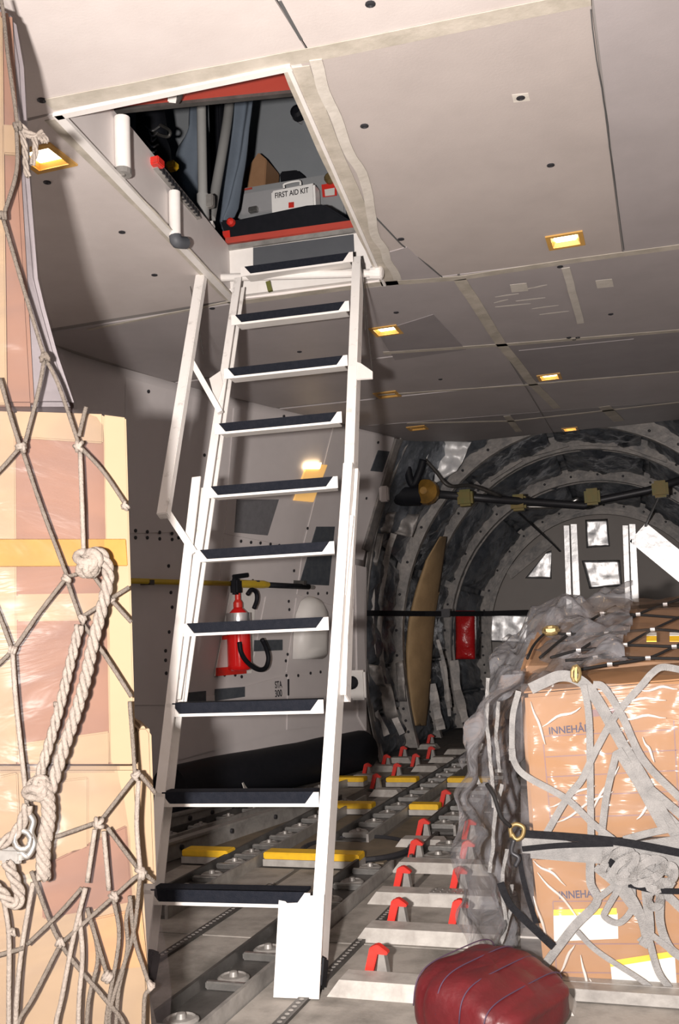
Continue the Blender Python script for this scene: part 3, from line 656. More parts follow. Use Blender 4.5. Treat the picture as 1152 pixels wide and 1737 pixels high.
def sidetrack(x, y0, y1, label):
    t = thing('seat_track', (x,(y0+y1)/2,.006), label, 'floor track', 'perforated tie-down tracks in the deck')
    MB().box((x,(y0+y1)/2,.010), (.030,y1-y0,.010)).build('rail', m_dsteel, t)
    mb = MB(); y = y0+.02
    while y < y1: mb.lathe((x,y,.0152), (0,0,1), [(.0075,0),(.006,.0015)], 6); y += .026
    tag(mb.build('studs', m_gsteel, t), kind='stuff')
sidetrack(-1.56, 1.6, 3.7, 'perforated floor track left of the ladder foot'); sidetrack(-1.0, 1.8, 3.55, 'perforated floor track right of the ladder foot')
def siderail(a, b, label):
    mid = (Vector(a)+Vector(b))/2; t = thing('guide_rail', (mid.x,mid.y,0.006), label, 'guide rail')
    MB().bar(V(a[0],a[1],.045), V(b[0],b[1],.045), .02, .08, (0,0,1)).build('flange', m_gsteel, t)
    MB().bar(V(a[0],a[1],.083), V(b[0],b[1],.083), .05, .012, (0,0,1)).build('cap', m_gsteel, t)
    for k in range(5):
        p = V(*lerp(Vector(a),Vector(b),.1+.2*k)); MB().lathe(V(p.x+.01,p.y,.05), (1,0,0), [(.012,0),(.012,.012)], 8).build('bolt', m_bolt, t)
siderail((-2.30,3.55,0), (-1.93,5.45,0), 'raised grey guide rail left of the nearest yellow strip'); siderail((-2.57,4.55,0), (-2.33,5.40,0), 'outer grey guide rail close to the left lining')
# round floor plate
rp = thing('round_floor_plate', (-1.42,4.36,.006), 'dark round plate in the deck beyond the nearest yellow strip', 'floor plate')
MB().lathe((-1.42,4.36,.006), (0,0,1), [(.24,0),(.24,.006),(.21,.007)], 40).build('disc', m_fpan2, rp); MB().tube([(-1.42+.245*math.cos(a*math.pi/20),4.36+.245*math.sin(a*math.pi/20),.014) for a in range(40)], .014, 6, closed=True).build('ring', m_bolt, rp)
# cross plates
def cplate(x0, x1, y, label, pad=False, mat=m_beam):
    t = thing('cross_plate', ((x0+x1)/2,y,.006), label, 'deck plate', 'grey cross plates between the red latches')
    s = .03
    MB().add([(x0,y-.055,.006),(x1,y-.055,.006),(x1,y+.055,.006),(x0,y+.055,.006),(x0+s,y-.035,.045),(x1-s,y-.035,.045),(x1-s,y+.05,.045),(x0+s,y+.05,.045)],
        [(0,3,2,1),(4,5,6,7),(0,1,5,4),(1,2,6,5),(2,3,7,6),(3,0,4,7)]).build('plate', mat, t)
    if pad:
        xm = lerp(x0,x1,.42); MB().box((xm,y+.005,.0465), (.13,.075,.003)).build('rivet_pad', m_gsteel, t)
        for i in range(5):
            for j in range(2): MB().lathe((xm-.05+.025*i,y-.012+.034*j,.048), (0,0,1), [(.006,0),(.004,.003)], 6).build('rivet', m_steel, t)
    return t
cplate(-.95,-.30,2.66,'nearest grey cross plate, beside the red bag')
cplate(-1.02,-.40,3.13,'grey cross plate with a tan stain, second from the red bag')
cplate(-1.11,-.42,3.56,'grey cross plate with a studded metal pad',True)
cplate(-1.15,-.45,4.03,'grey cross plate with a red-painted left end')
cplate(-1.26,-1.02,4.47,'short grey cross plate beside the round floor plate')
for i, (x0, x1, y) in enumerate(((-1.80,-1.60,5.86),(-1.80,-1.60,6.40),(-1.81,-1.60,6.92),(-1.80,-1.58,7.40),(-1.79,-1.58,7.9),(-2.12,-1.92,6.46),(-2.14,-1.92,6.92),(-2.12,-1.92,7.38),(-2.1,-1.92,8.26))):
    cplate(x0, x1, y, ['far grey plate just past the middle yellow strip','far grey plate just past the third yellow row','grey plate in the far row, third toward the nose','grey plate in the far row, fourth toward the nose','grey plate in the far row, nearest the nose','left far grey plate behind the ladder shadow','left far grey plate, second toward the nose','left far grey plate, third toward the nose','left far grey plate, last before the nose'][i])
# red pallet latches
latch_l = ['paint-worn red latch nearest the red bag','red latch beside the perforated track, second row','red latch at the edge of the plastic wrap, second row','red latch left of the studded plate','red latch at the wrap edge behind the studded plate','red latch left of the short wide roller tray, near end','red latch right of the short wide roller tray, near end','red latch left of the short wide roller tray, far end','red latch right of the short wide roller tray, far end','upright red latch standing alone in front of the right yellow block','red latch just past the middle yellow row','left far red latch, first past the third yellow row','left far red latch, second','left far red latch, third','centre far red latch, first past the third yellow row','centre far red latch, second','centre far red latch, third','far red latch nearest the nose']
for i, (x, y) in enumerate([(-.86,2.74),(-.93,3.22),(-.73,3.24),(-1.03,3.66),(-.82,3.68),(-1.10,4.14),(-.88,4.14),(-1.18,4.60),(-.96,4.60),(-1.26,5.45),(-1.84,6.06),(-2.05,6.56),(-2.05,7.04),(-2.06,7.56),(-1.84,6.56),(-1.84,7.08),(-1.83,7.53),(-2.05,8.45)]):
    t = thing('pallet_latch', (x,y,.006), latch_l[i], 'latch', 'red pallet latches on the deck')
    s = .95
    def q(a, b, c): return V(x+a*s, y+b*s, .006+c*s)
    MB().prism([q(-.03,-.012,0),q(-.005,-.012,0),q(.022,-.012,.088),q(.012,-.012,.105),q(-.004,-.012,.098)], (0,.024*s,0)).build('arm', m_redl, t, bevel=.002)
    MB().prism([q(.004,-.014,.082),q(.050,-.014,.080),q(.052,-.014,.088),q(.022,-.014,.108),q(.006,-.014,.104)], (0,.028*s,0)).build('beak', m_redl, t, bevel=.002)
    MB().prism([q(.010,-.01,0),q(.052,-.01,0),q(.040,-.01,.080),q(.024,-.01,.084)], (0,.03*s,0)).build('bracket', m_gsteel, t)
    MB().box(q(.01,.0,.006), (.10*s,.07*s,.008)).build('base', m_dsteel, t)
# yellow guide strips
ysl = [(-2.12,-1.90,4.06,'yellow floor strip left of the near roller tray'),(-1.73,-1.30,4.06,'yellow floor strip behind the ladder foot, long'),(-1.92,-1.61,5.28,'yellow floor strip left of the long roller tray, middle row'),(-1.40,-1.24,5.28,'yellow floor block with grey front, right of the long roller tray'),
       (-2.56,-2.40,6.06,'small yellow strip far left beside the dark roll'),(-2.18,-1.95,6.24,'yellow floor strip in the far row, crossed by the ladder shadow'),(-1.80,-1.60,6.24,'yellow floor strip in the far row, left of the long tray'),(-1.40,-1.12,6.24,'rightmost yellow floor strip in the far row')]
for x0, x1, y, l in ysl:
    t = thing('guide_strip', ((x0+x1)/2,y,.006), l, 'floor strip', 'yellow guide strips across the deck')
    MB().box(((x0+x1)/2,y,.020), (x1-x0,.10,.028)).build('base', m_beam, t); MB().box(((x0+x1)/2,y,.048), (x1-x0,.09,.028)).build('strip', m_yel, t, bevel=.004)
# dark roll of sheeting against the lining
pts = [V(wallx(Y,.2)+.165, Y, .16) for Y in (4.95,5.25,5.55,5.9,6.3,6.6,6.85)]
mb = MB(); P = bez(pts,4); mb.tube(P, [.142+.01*nz(p,3) for p in P], 20)
roll = mb.build('tarpaulin_roll', m_black, smooth=2); tag(roll, 'long black rolled sheet lying along the foot of the left lining', 'tarpaulin')
MB().box(P[6]+V(.145,-.02,-.04), (.004,.09,.07), (V(.9,.2,.3).normalized(), V(-.2,.97,0).normalized(), V(-.3,0,.95).normalized())).build('tag', m_paper, roll)

# ============================================================ HATCH CONTENTS
def LW(x, y, off): # on the left well wall
    n = (hD-hA).cross(V(0,0,1)).normalized(); n = n if n.x > 0 else -n
    return PP(x, y, hA+n*off, n)
t = thing('white_tube', LW(208,296,.04), 'short white capped tube on the hatch side wall, near end', 'tube', 'white tubes on the hatch lining')
MB().tube([LW(207,200,.03), LW(209,288,.03)], .026, 14).build('tube', m_white, t, smooth=2); MB().tube([LW(209,288,.03), LW(209,297,.03)], .028, 14).build('cap', m_gsteel, t)
MB().lathe(LW(209,297,.03), LW(209,298,.03)-LW(209,290,.03), [(.01,0),(.006,.004)], 10).build('screw', m_steel, t)
t = thing('white_tube', LW(296,412,.04), 'white tube with grey foot on the hatch side wall, near the ladder top', 'tube', 'white tubes on the hatch lining')
MB().tube([LW(296,326,.03), LW(297,402,.03)], .022, 14).build('tube', m_white, t, smooth=2); MB().tube(bez([LW(297,400,.03), LW(300,410,.035), LW(314,412,.05)]), .024, 10).build('elbow', m_dgrey, t, smooth=2)
# toothed guide rail along the well edge
t = thing('toothed_rail', V(*LW(300,330,.02).xy, ZU), 'scuffed toothed rail along the left edge of the hatch', 'rail')
MB().bar(LW(262,278,.01), LW(336,365,.01), .035, .02, (1,0,.2)).build('rail', m_gsteel, t)
for k in range(14):
    p = lerp(LW(270,284,.02), LW(335,362,.02), k/13); MB().box(p, (.012,.014,.02)).build('tooth', m_bolt, t)
MB().box(LW(266,276,.02), (.04,.05,.03)).build('end_block', m_redl, t, bevel=.004)
# grey grab pole
t = thing('grab_pole', PY(346,420,3.72), 'upright grey pole beside the hatch, left of the ladder top', 'pole')
MB().tube([PY(341,150,3.72), PY(344,332,3.72)], .021, 14).build('pipe', m_pole, t, smooth=2); MB().tube([PY(344,330,3.72), PY(346,425,3.72)], .027, 14).build('sleeve', m_pole, t, smooth=2)
MB().box(PY(354,342,3.72), (.05,.03,.06)).build('clamp', m_gsteel, t, bevel=.005)
t = thing('bent_pipe', PY(362,355,4.0), 'thinner grey pipe bending away behind the upright pole', 'pipe')
MB().tube(bez([PY(392,120,4.3), PY(388,185,4.2), PY(380,240,4.1), PY(366,320,4.0), PY(357,372,3.9)],8), .024, 12).build('pipe', m_pole, t, smooth=2)
# cloth hanging in the cabin
def cloth(name, label, xl, xr, Y, amp, seed):
    def fn(u, v):
        y = lerp(xl[0][1], xl[-1][1], v); a = interp([(q[1], q[0]) for q in xl], y); b = interp([(q[1], q[0]) for q in xr], y)
        p = PY(lerp(a, b, u), y, Y); p.y += amp*math.sin(u*9+seed+2*v)*(.6+.4*v) + .02*nz(p,4,seed)
        if v == 0: p.z = 4.57
        if v == 1: p.z = ZU+.002
        return p
    return tag(MB().sheet(fn, (0,.012,0), 18, 24).build(name, m_cloth, smooth=True), label, 'cloth', 'slate cloth hanging in the upper cabin')
cloth('hanging_cloth', 'slate blue cloth hanging between the two poles in the hatch', [(322,120),(318,220),(296,250),(288,300),(318,345),(352,372)], [(344,120),(346,220),(352,250),(352,300),(350,345),(356,372)], 4.45, .03, 1.0)
cloth('hanging_cloth', 'slate blue folded cloth hanging right of the bent pipe in the hatch', [(390,120),(388,200),(378,280),(364,350),(362,384)], [(436,120),(428,200),(416,280),(402,350),(386,384)], 4.3, .035, 2.2)
tag(MB().box((PY(368,250,4.62).x,4.62,(ZU+4.57)/2), (.07,.05,4.57-ZU)).build('cabin_post', m_black, bevel=.01), 'dark upright post behind the two grey pipes', 'post')
# black cable bundle with shiny wires
t = thing('cable_bundle', PY(258,270,4.1), 'black cable bundle with shiny crossed wires and a yellow catch behind the hatch wall', 'cable')
MB().tube(bez([V(PY(250,130,4.1).x,4.1,4.57), PY(256,200,4.1), PY(262,250,4.1), PY(266,300,4.1)]), [.06,.065,.06,.075,.07,.06,.075,.08,.07,.06,.07,.07,.075,.08,.08,.08,.08,.08,.08][:19], 12).build('sheath', m_black, t, smooth=True)
for k in range(6):
    MB().tube(bez([PY(248+4*k%11,215+8*k,4.02), PY(258,222+9*k,3.98), PY(270-3*k%7,215+10*k,4.02)]), .005, 6).build('wire', m_silver, t)
MB().tube(bez([PY(272,212,4.05), PY(288,222,4.0), PY(284,232,4.0), PY(262,226,4.02)]), .008, 6).build('loop', m_dsteel, t)
MB().box(PY(292,282,3.75), (.05,.05,.04)).build('yellow_catch', m_yel, t, bevel=.01)
# equipment case, first aid kit, black pad
YK = 4.45
def kq(x, y, Y=YK): return PY(x, y, Y)
def upright(name, label, cat, corners, Y, depth, mat, bevel=.008, base=True):
    q = [PY(x, y, Y) for x, y in corners]
    if base:
        q[2] = V(q[2].x,q[2].y,ZU); q[3] = V(q[3].x,q[3].y,ZU)
    o = MB().prism(q, (0,depth,0)).build(name, mat, bevel=bevel); return tag(o, label, cat)
case = upright('equipment_case', 'grey equipment case standing behind the first aid kit', 'case', [(402,320),(582,290),(588,372),(400,372)], YK+.14, .25, m_case)
MB().prism([kq(412,330,YK+.135),kq(512,314,YK+.135),kq(512,352,YK+.135),kq(410,366,YK+.135)], (0,-.01,0)).build('lid_panel', m_grey, case, bevel=.004)
MB().prism([kq(406,322,YK+.135),kq(428,318,YK+.135),kq(428,321,YK+.135),kq(406,325,YK+.135)], (0,-.004,0)).build('red_stripe', m_red, case)
MB().box(kq(430,356,YK+.11), (.05,.03,.03)).build('latch', m_steel, case, bevel=.004)
MB().prism([kq(546,314,YK+.135),kq(571,310,YK+.135),kq(572,332,YK+.135),kq(548,335,YK+.135)], (0,-.006,0)).build('red_label', m_redl, case)
MB().prism([kq(551,322,YK+.128),kq(568,319,YK+.128),kq(568,331,YK+.128),kq(552,333,YK+.128)], (0,-.004,0)).build('label_paper', m_paper, case)
MB().lathe(kq(561,304,YK+.13), (0,-1,0), [(.03,0),(.03,.02),(.018,.035)], 12).build('knob', m_hook, case)
kit = upright('first_aid_kit', 'white first aid kit box with handle above the black pad', 'first aid kit', [(459,323),(533,309),(536,345),(461,358)], YK, .09, m_kitw, .01)
fA, fB = kq(467,337,YK-.001), kq(524,327,YK-.001); rr = (fB-fA)
text('lettering', 'FIRST AID KIT', m_ink, kit, fA, rr, V(0,0,1), .030, .002, rr.length)
MB().prism([kq(490,344,YK),kq(499,343,YK),kq(499,352,YK),kq(490,353,YK)], (0,-.004,0)).build('red_square', m_redl, kit)
MB().tube(bez([kq(482,319,YK+.04),kq(483,312,YK+.04),kq(507,307,YK+.04),kq(510,314,YK+.04)],4), .006, 8).build('handle', m_kitw, kit, smooth=True)
pad = MB().prism([kq(384,409,4.02),kq(604,379,4.02),kq(548,345,4.02),kq(520,347,4.02),kq(400,372,4.02),kq(372,372,4.02)], (0,.14,0)).build('black_pad', m_black, bevel=.01)
tag(pad, 'black padded cover lying on the forward edge of the hatch', 'pad')
for v in pad.data.vertices: pass
MB().lathe(kq(393,378,4.0), (0,-1,0), [(.02,0),(.018,.02),(.008,.03)], 12).build('red_knob', m_redl, pad)
MB().prism([kq(378,393,4.0),kq(390,391,4.0),kq(391,403,4.0),kq(379,405,4.0)], (0,-.004,0)).build('badge', m_redl, pad)
tag(MB().prism([kq(408,300,4.9),kq(438,258,4.9),kq(452,270,4.9),V(kq(428,320,4.9).x,4.9,ZU),V(kq(408,300,4.9).x,4.9,ZU)], (0,.2,0)).build('carton_box', m_cartdk, bevel=.005), 'tilted brown box leaning behind the grey equipment case', 'box')
tag(MB().prism([kq(474,290,5.0),kq(502,287,5.0),kq(516,298,5.0),V(kq(514,312,5.0).x,5.0,ZU),V(kq(476,312,5.0).x,5.0,ZU)], (0,.12,0)).build('black_bag', m_black, bevel=.01), 'small black bag on top behind the equipment case', 'bag')
t = thing('cabin_latch', kq(508,195,5.18), 'black round latch on a pale plate on the upper cabin wall', 'latch')
MB().prism([kq(497,203,5.21),(kq(512,186,5.21)),(kq(522,190,5.21)),kq(512,212,5.21)], (0,-.02,0)).build('plate', m_grey, t); MB().lathe(kq(508,195,5.19), (0,-1,0), [(.045,0),(.04,.05),(.02,.06)], 14).build('knob', m_black, t)

# ============================================================ WALL THINGS
# fire extinguisher on its plate
def WO(x, y, off=.10): return onwall(x, y, off)
e0, e1 = WO(386,1138), WO(391,1034)
ex = thing('fire_extinguisher', e0, 'red fire extinguisher with black hose on the left lining behind the ladder', 'fire extinguisher')
ax = (e1-e0); L = ax.length; axn = V(0,0,1)
MB().lathe(e0, axn, [(.060,0),(.072,.01),(.076,.03),(.076,L*.80),(.062,L*.93),(.030,L*1.02),(.022,L*1.04)], 28).build('cylinder', m_reds, ex, smooth=2)
MB().lathe(e0+axn*L*.74, axn, [(.0765,0),(.0768,.001),(.0768,.075),(.0765,.076)], 28).build('label_band', m_silver, ex, smooth=2)
MB().lathe(e0+axn*L*1.03, axn, [(.03,0),(.03,.03),(.018,.05),(.018,.09)], 14).build('neck', m_redl, ex)
MB().box(e0+axn*(L*1.03+.13)+V(-.0,-.02,0), (.05,.09,.10)).build('valve', m_black, ex, bevel=.012)
MB().bar(e0+axn*(L*1.03+.19)+V(0,-.06,0), e0+axn*(L*1.03+.21)+V(.02,.12,.0), .02, .03, (0,0,1)).build('lever', m_black, ex, bevel=.004)
hp = [WO(x,y,.14) for x,y in ((391,1008),(398,1000),(406,1005),(407,1018),(402,1032))]
MB().tube(bez(hp), .014, 10).build('hose', m_black, ex, smooth=True)
hp = [WO(x,y,.19) for x,y in ((366,1090),(369,1108),(380,1125),(398,1137),(411,1134),(416,1118),(412,1100),(405,1085))]
MB().tube(bez(hp), .015, 10).build('hose', m_black, ex, smooth=True)
MB().bar(WO(362,1140,.03), WO(410,1136,.03), .05, .02, wnorm(5,1)).build('bracket_foot', m_redl, ex)
MB().bar(WO(368,1082,.05), WO(413,1078,.05), .025, .02, wnorm(5,1)).build('clamp_band', m_redl, ex)
# yellow boom pole
t = thing('boom_pole', WO(360,990,.08), 'long yellow pole with black end clipped along the left lining', 'pole')
MB().tube([WO(150,984,.07), WO(300,988,.07), WO(384,990,.07)], .016, 10).build('shaft', m_ypole, t, smooth=True); MB().tube([WO(382,990,.07), WO(388,990,.07), WO(432,991,.07), WO(442,992,.07)], [.016,.026,.026,.018], 10).build('sleeve', m_ypole, t)
MB().tube([WO(440,992,.07), WO(510,995,.07)], .019, 10).build('grip', m_black, t, smooth=True); MB().tube([WO(510,995,.07), WO(518,996,.07)], .014, 10).build('tip', m_gsteel, t)
for x in (240,420,500): MB().bar(WO(x,988,.0), WO(x,988,.09), .03, .03, (0,0,1)).build('clip', m_dsteel, t)
# black strap across the nose opening
t = thing('barrier_strap', PY(740,1040,7.9), 'black webbing strap stretched level across the nose opening', 'strap')
MB().ribbon([PY(612,1040,7.35), PY(720,1041,8.1), PY(820,1041,8.6), PY(1000,1036,8.6), PY(1200,1024,8.6)], .045, (0,-1,0), .004).build('webbing', m_bstrap, t)
MB().box(PY(752,1040,8.25), (.12,.03,.07)).build('buckle', m_bolt, t, bevel=.006)
# tan blanket hung in the second bay
le = [(746,910),(722,950),(705,1000),(693,1050),(688,1100),(690,1150),(697,1200),(704,1232)]; re = [(757,908),(752,950),(745,1000),(737,1050),(733,1100),(730,1150),(726,1200),(722,1229)]
def fn(u, v):
    y = lerp(910,1231,v); a = interp([(q[1],q[0]) for q in le], y); b = interp([(q[1],q[0]) for q in re], y)
    p = PY(lerp(a,b,u), y, lerp(8.28,8.62,u)); d = (CP-p).normalized()
    return p + d*(.09*math.sin(math.pi*u)**.5 + .012*nz(p,7,2)+ .012*math.sin(v*46+2*u)*math.sin(math.pi*u))
tag(MB().sheet(fn, (0,.03,0), 14, 48).build('tan_blanket', m_tan, smooth=True), 'tan padded blanket hung upright between the nose ribs', 'blanket')
# red pouch
def fn(u, v):
    p = PY(lerp(773,805,u)+ (1-v)*0, lerp(1036,1118,v), 8.55); p.y -= .05*(math.sin(math.pi*u)*math.sin(math.pi*v))**.5 + .015*nz(p,12,1); return p
tag(MB().sheet(fn, (0,.08,0), 12, 18).build('red_pouch', m_redv, smooth=True), 'glossy red pouch hanging in the nose left of the bulkhead', 'pouch')
# nose door drive: torque tube, gearbox, cables, hinge fittings
t = thing('door_drive', PY(725,835,7.7), 'black torque tube with yellow-brown gearbox under the ceiling edge at the nose', 'door drive')
MB().tube([PY(640,838,7.6), PY(712,838,7.8)], .10, 14).build('motor', m_black, t, smooth=2)
MB().tube([PY(738,838,7.9), PY(850,848,8.2), PY(990,858,8.5), PY(1010,850,8.5), PY(1100,832,8.5), PY(1200,800,8.5)], .035, 10).build('torque_tube', m_bolt, t, smooth=True)
MB().lathe(PY(724,835,7.8), (0,-1,0), [(.09,-.05),(.11,0),(.10,.06),(.05,.10),(.03,.12)], 14).build('gearbox', m_brass, t, smooth=2)
for x, y, Y in ((1005,843,8.45),(1120,830,8.45),(880,853,8.3),(790,845,8.0)): MB().box(PY(x,y,Y), (.13,.10,.14)).build('hinge_fitting', m_olive, t, bevel=.02)
MB().tube(bez([PY(704,745,7.6), PY(692,790,7.6), PY(700,822,7.6), PY(712,800,7.6), PY(718,780,7.6)]), .032, 10).build('cable', m_black, t, smooth=True)
MB().tube(bez([PY(722,780,7.7), PY(740,800,7.7), PY(762,824,7.7), PY(800,824,7.9), PY(850,842,8.1)]), .016, 8).build('cable', m_dsteel, t, smooth=True)
MB().tube(bez([PY(880,860,8.9), PY(950,858,8.9), PY(982,846,8.9)]), .022, 8).build('push_rod', m_steel, t, smooth=True)
MB().tube(bez([PY(880,870,9.6), PY(935,920,10.4), PY(950,935,10.6)]), .01, 6).build('cable', m_bolt, t); MB().tube(bez([PY(1120,838,8.6), PY(1105,870,9.6), PY(1095,892,10.5)]), .012, 6).build('cable', m_bolt, t)

# ============================================================ LEFT LOAD
NL = V(.56,-.83,0).normalized(); OL = V(-1.075,1.8,0)
def L_(x, y, off=0.0): return PP(x, y, OL+NL*off, NL)
BK = -NL
def lbox(name, label, corners, depth, mat, off=0.0, bevel=.008, cat='carton', zbot=None):
    q = [L_(x, y, off) for x, y in corners]
    if zbot is not None: q[2].z = q[3].z = zbot
    o = MB().prism(q, BK*depth).build(name, mat, bevel=bevel); return tag(o, label, cat)
pallet = thing('left_pallet', V(-1.3,1.9,.006), 'flat metal pallet under the netted load on the left', 'pallet')
pq = [V(L_(-300,1700,.10).x, L_(-300,1700,.10).y, .05), V(L_(300,1700,.10).x, L_(300,1700,.10).y, .05)]
MB().prism([pq[0],pq[1],pq[1]+BK*1.0,pq[0]+BK*1.0], (0,0,.03)).build('sheet', m_gsteel, pallet)
for s_ in (0,1): MB().bar(pq[0]+BK*s_+V(0,0,.0), pq[1]+BK*s_, .05, .09, (0,0,1)).build('edge_rail', m_gsteel, pallet)
low = lbox('wrapped_crate', 'lowest cream crate of the netted load on the left', [(-260,1300),(232,1300),(262,1760),(-260,1760)], .7, m_cream, zbot=.086)
zl = L_(0,1300).z
mid = lbox('wrapped_crate', 'salmon crate with cream boards and orange tape in the left load', [(-260,692),(211,706),(228,1297),(-260,1297)], .62, m_salmon, .0)
top0 = None
top = lbox('wrapped_carton', 'uppermost carton of the left load, behind the rope knot and lamp', [(-260,-30),(20,20),(58,688),(-260,686)], .45, m_salmon, -.01)
m_mauve = MAT('mauve-grey film backing', (.135,.118,.125), .6, 0, (.105,.092,.098), 5, .7, .2, 30)  # for a body added behind the film so the load casts a full shadow
MB().prism([L_(x,y,-.03) for x,y in ((-100,-30),(10,15),(26,30),(40,110),(50,300),(64,470),(76,520),(98,600),(128,688),(-100,688))], BK*.4).build('shadow_body', m_mauve, top, bevel=.01)
def lslat(corners, par, mat=m_cream, off=.006, name='board', t=.012):
    return MB().prism([L_(x,y,off) for x,y in corners], BK*t).build(name, mat, par, bevel=.003)
lslat([(175,703),(214,708),(231,1296),(186,1296)], mid); lslat([(-60,694),(26,698),(30,1296),(-60,1296)], mid)
lslat([(26,697),(175,702),(175,752),(26,742)], mid); lslat([(28,1008),(182,1006),(183,1052),(28,1054)], mid); lslat([(29,1262),(186,1240),(187,1296),(29,1296)], mid)
lslat([(-60,914),(214,914),(217,960),(-60,962)], mid, m_otape, .009, 'tape_band', .003)
lslat([(-60,30),(4,26),(12,686),(-60,686)], top, m_cream); lslat([(4,210),(34,212),(36,262),(5,260)], top, m_cream)
lslat([(60,1330),(150,1318),(150,1440),(62,1460)], low, m_cream); lslat([(70,1470),(215,1400),(225,1530),(72,1560)], low, m_salmon); lslat([(150,1560),(240,1540),(250,1640),(150,1650)], low, m_carton)
lslat([(-60,1330),(30,1310),(34,1420),(-60,1430)], low, m_cream, .01)
edge = [(229,1240),(236,1232),(250,1232),(257,1242),(260,1330),(263,1420),(266,1500),(232,1500)]
tag(MB().prism([L_(x,y,-.04) for x,y in edge], BK*.28).build('wrapped_carton', m_cream, bevel=.01), 'narrow cream carton standing at the right end of the left load', 'carton')
# film over the left load
def lfilm(name, label, xl, xr, y0, y1, off, amp, seed, mat=m_filmL, nu=26, nv=46, par=None, bulge=.03):
    def fn(u, v):
        y = lerp(y0,y1,v); a = interp(xl, y); b = interp(xr, y)
        e = (1-u); wrap = max(0, (u-.82)/.18)
        p = L_(lerp(a,b,u), y, off - .12*wrap*wrap); p += NL*(amp*nz(p,7,seed)+amp*.6*nz(p,19,seed)+ bulge*math.sin(math.pi*min(u,1))*.5*(1+nz(p,2.5,seed)))
        return p
    return tag(MB().grid(fn, nu, nv).build(name, mat, smooth=True, fix=False), label, 'plastic film', None)
lfilm('plastic_film', 'milky plastic film over the uppermost carton of the left load', [(0,-160),(700,-160)], [(-40,-10),(8,14),(30,28),(100,42),(300,52),(470,68),(520,80),(600,104),(690,132)], -30, 700, .03, .010, 1.0)
lfilm('plastic_film', 'milky plastic film over the taped salmon crate of the left load', [(0,-160),(1300,-160)], [(690,140),(700,190),(712,214),(1000,220),(1100,226),(1296,230)], 694, 1310, .024, .006, 4.0, m_filmL)
lfilm('plastic_film', 'loose plastic film billowing at the foot of the left load', [(1200,-160),(1800,-160)], [(1300,232),(1480,262),(1560,272),(1620,284),(1680,291),(1760,288)], 1296, 1760, .035, .012, 7.0)
# net cords
net = thing('cargo_net', V(L_(100,1690,.05).x, L_(100,1690,.05).y, .2), 'beige knotted cord net tied over the tall load on the left', 'cargo net')
def cords(lst, r, mat, off, parent, nm='cord', smooth=6):
    for q in lst:
        q = list(q)
        if 1685 <= q[-1][1] <= 1740: q.append((q[-1][0]+(q[-1][0]-q[-2][0])*.3, 1800))
        P = [L_(x, y, off+.006*math.sin(x*.7+y*.3)) for x, y in q]
        P = bez(P, smooth) if len(P) > 2 else [lerp(P[0],P[1],k/6) for k in range(7)]
        MB().tube(P, [r*(1+.08*nz(p,60)) for p in P], 8).build(nm, mat, parent, smooth=True)
A_ = [[(2,0),(6,24),(14,100),(30,212)],[(28,216),(28,290),(6,366)],[(4,367),(40,490),(75,604)],[(78,610),(100,655),(135,757)],[(75,610),(66,660),(41,757)],[(0,642),(16,700),(34,758)],[(33,760),(0,797),(-40,835)],
      [(38,764),(70,860),(114,978)],[(146,690),(141,710),(134,740)],[(135,757),(175,800),(214,857)],[(114,978),(66,1040),(21,1103),(-30,1150)],[(114,985),(126,1020),(138,1054)],[(150,962),(138,971),(114,978)],
      [(138,1054),(180,1115),(223,1182)],[(138,1047),(176,1023),(219,996)],[(187,1016),(223,1056)],[(150,965),(187,1016)],[(-20,1000),(0,1047),(21,1103)],
      [(93,1420),(164,1395)],[(173,1389),(229,1317)],[(182,1404),(235,1475)],[(229,1317),(226,1270),(220,1190)],[(238,1314),(264,1346)],[(53,1478),(102,1599),(176,1692),(210,1737)],[(102,1602),(56,1692),(30,1737)],[(105,1599),(192,1522),(238,1484),(262,1496)],
      [(46,1602),(100,1550),(139,1506)],[(-20,1625),(40,1608)],[(192,1522),(202,1590),(186,1690),(180,1737)],[(238,1484),(226,1583),(192,1692),(185,1737)],[(148,1540),(166,1620),(150,1700)],[(155,1565),(182,1655)],[(220,1520),(229,1596),(253,1673),(245,1695)],[(222,1525),(214,1560),(216,1610),(200,1690)]]
cords(A_, .0042, m_cord, .055, net)
Bc = [[(136,767),(139,850),(142,937)],[(21,1103),(28,1200),(46,1364)],[(161,1407),(148,1497)],[(176,1410),(185,1510)],[(145,1506),(124,1593),(105,1692),(95,1737)],[(235,1324),(232,1400),(238,1478)],[(6,1525),(15,1586),(15,1700)],[(56,1497),(37,1608),(28,1700)],[(134,1548),(140,1620),(134,1700)]]
cords(Bc, .0048, m_cordl, .060, net)
for x, y, s_ in [(30,214,.9),(5,366,.8),(76,607,1),(36,760,1),(135,757,1.1),(114,980,.9),(138,1051,.9),(21,1103,.8),(187,1016,.8),(168,1396,1.1),(232,1316,.9),(238,1482,1.1),(102,1600,.8),(192,1522,.9),(214,858,.8),(182,1657,1),(253,1672,.9),(20,1583,.7),(100,1196,.9)]:
    c = L_(x,y,.06); mb = MB()
    for k in range(3):
        a = random.random()*6; e1 = (RT*math.cos(a)+UP*math.sin(a)); e2 = NL
        mb.tube([c+(e1*math.cos(j*.785)+e2*math.sin(j*.785))*.0085*s_ + (RT*math.sin(a)-UP*math.cos(a))*(k-1)*.005 for j in range(8)], .0042*s_, 6, closed=True)
    mb.build('knot', m_cordl if y > 700 else m_cord, net, smooth=True)
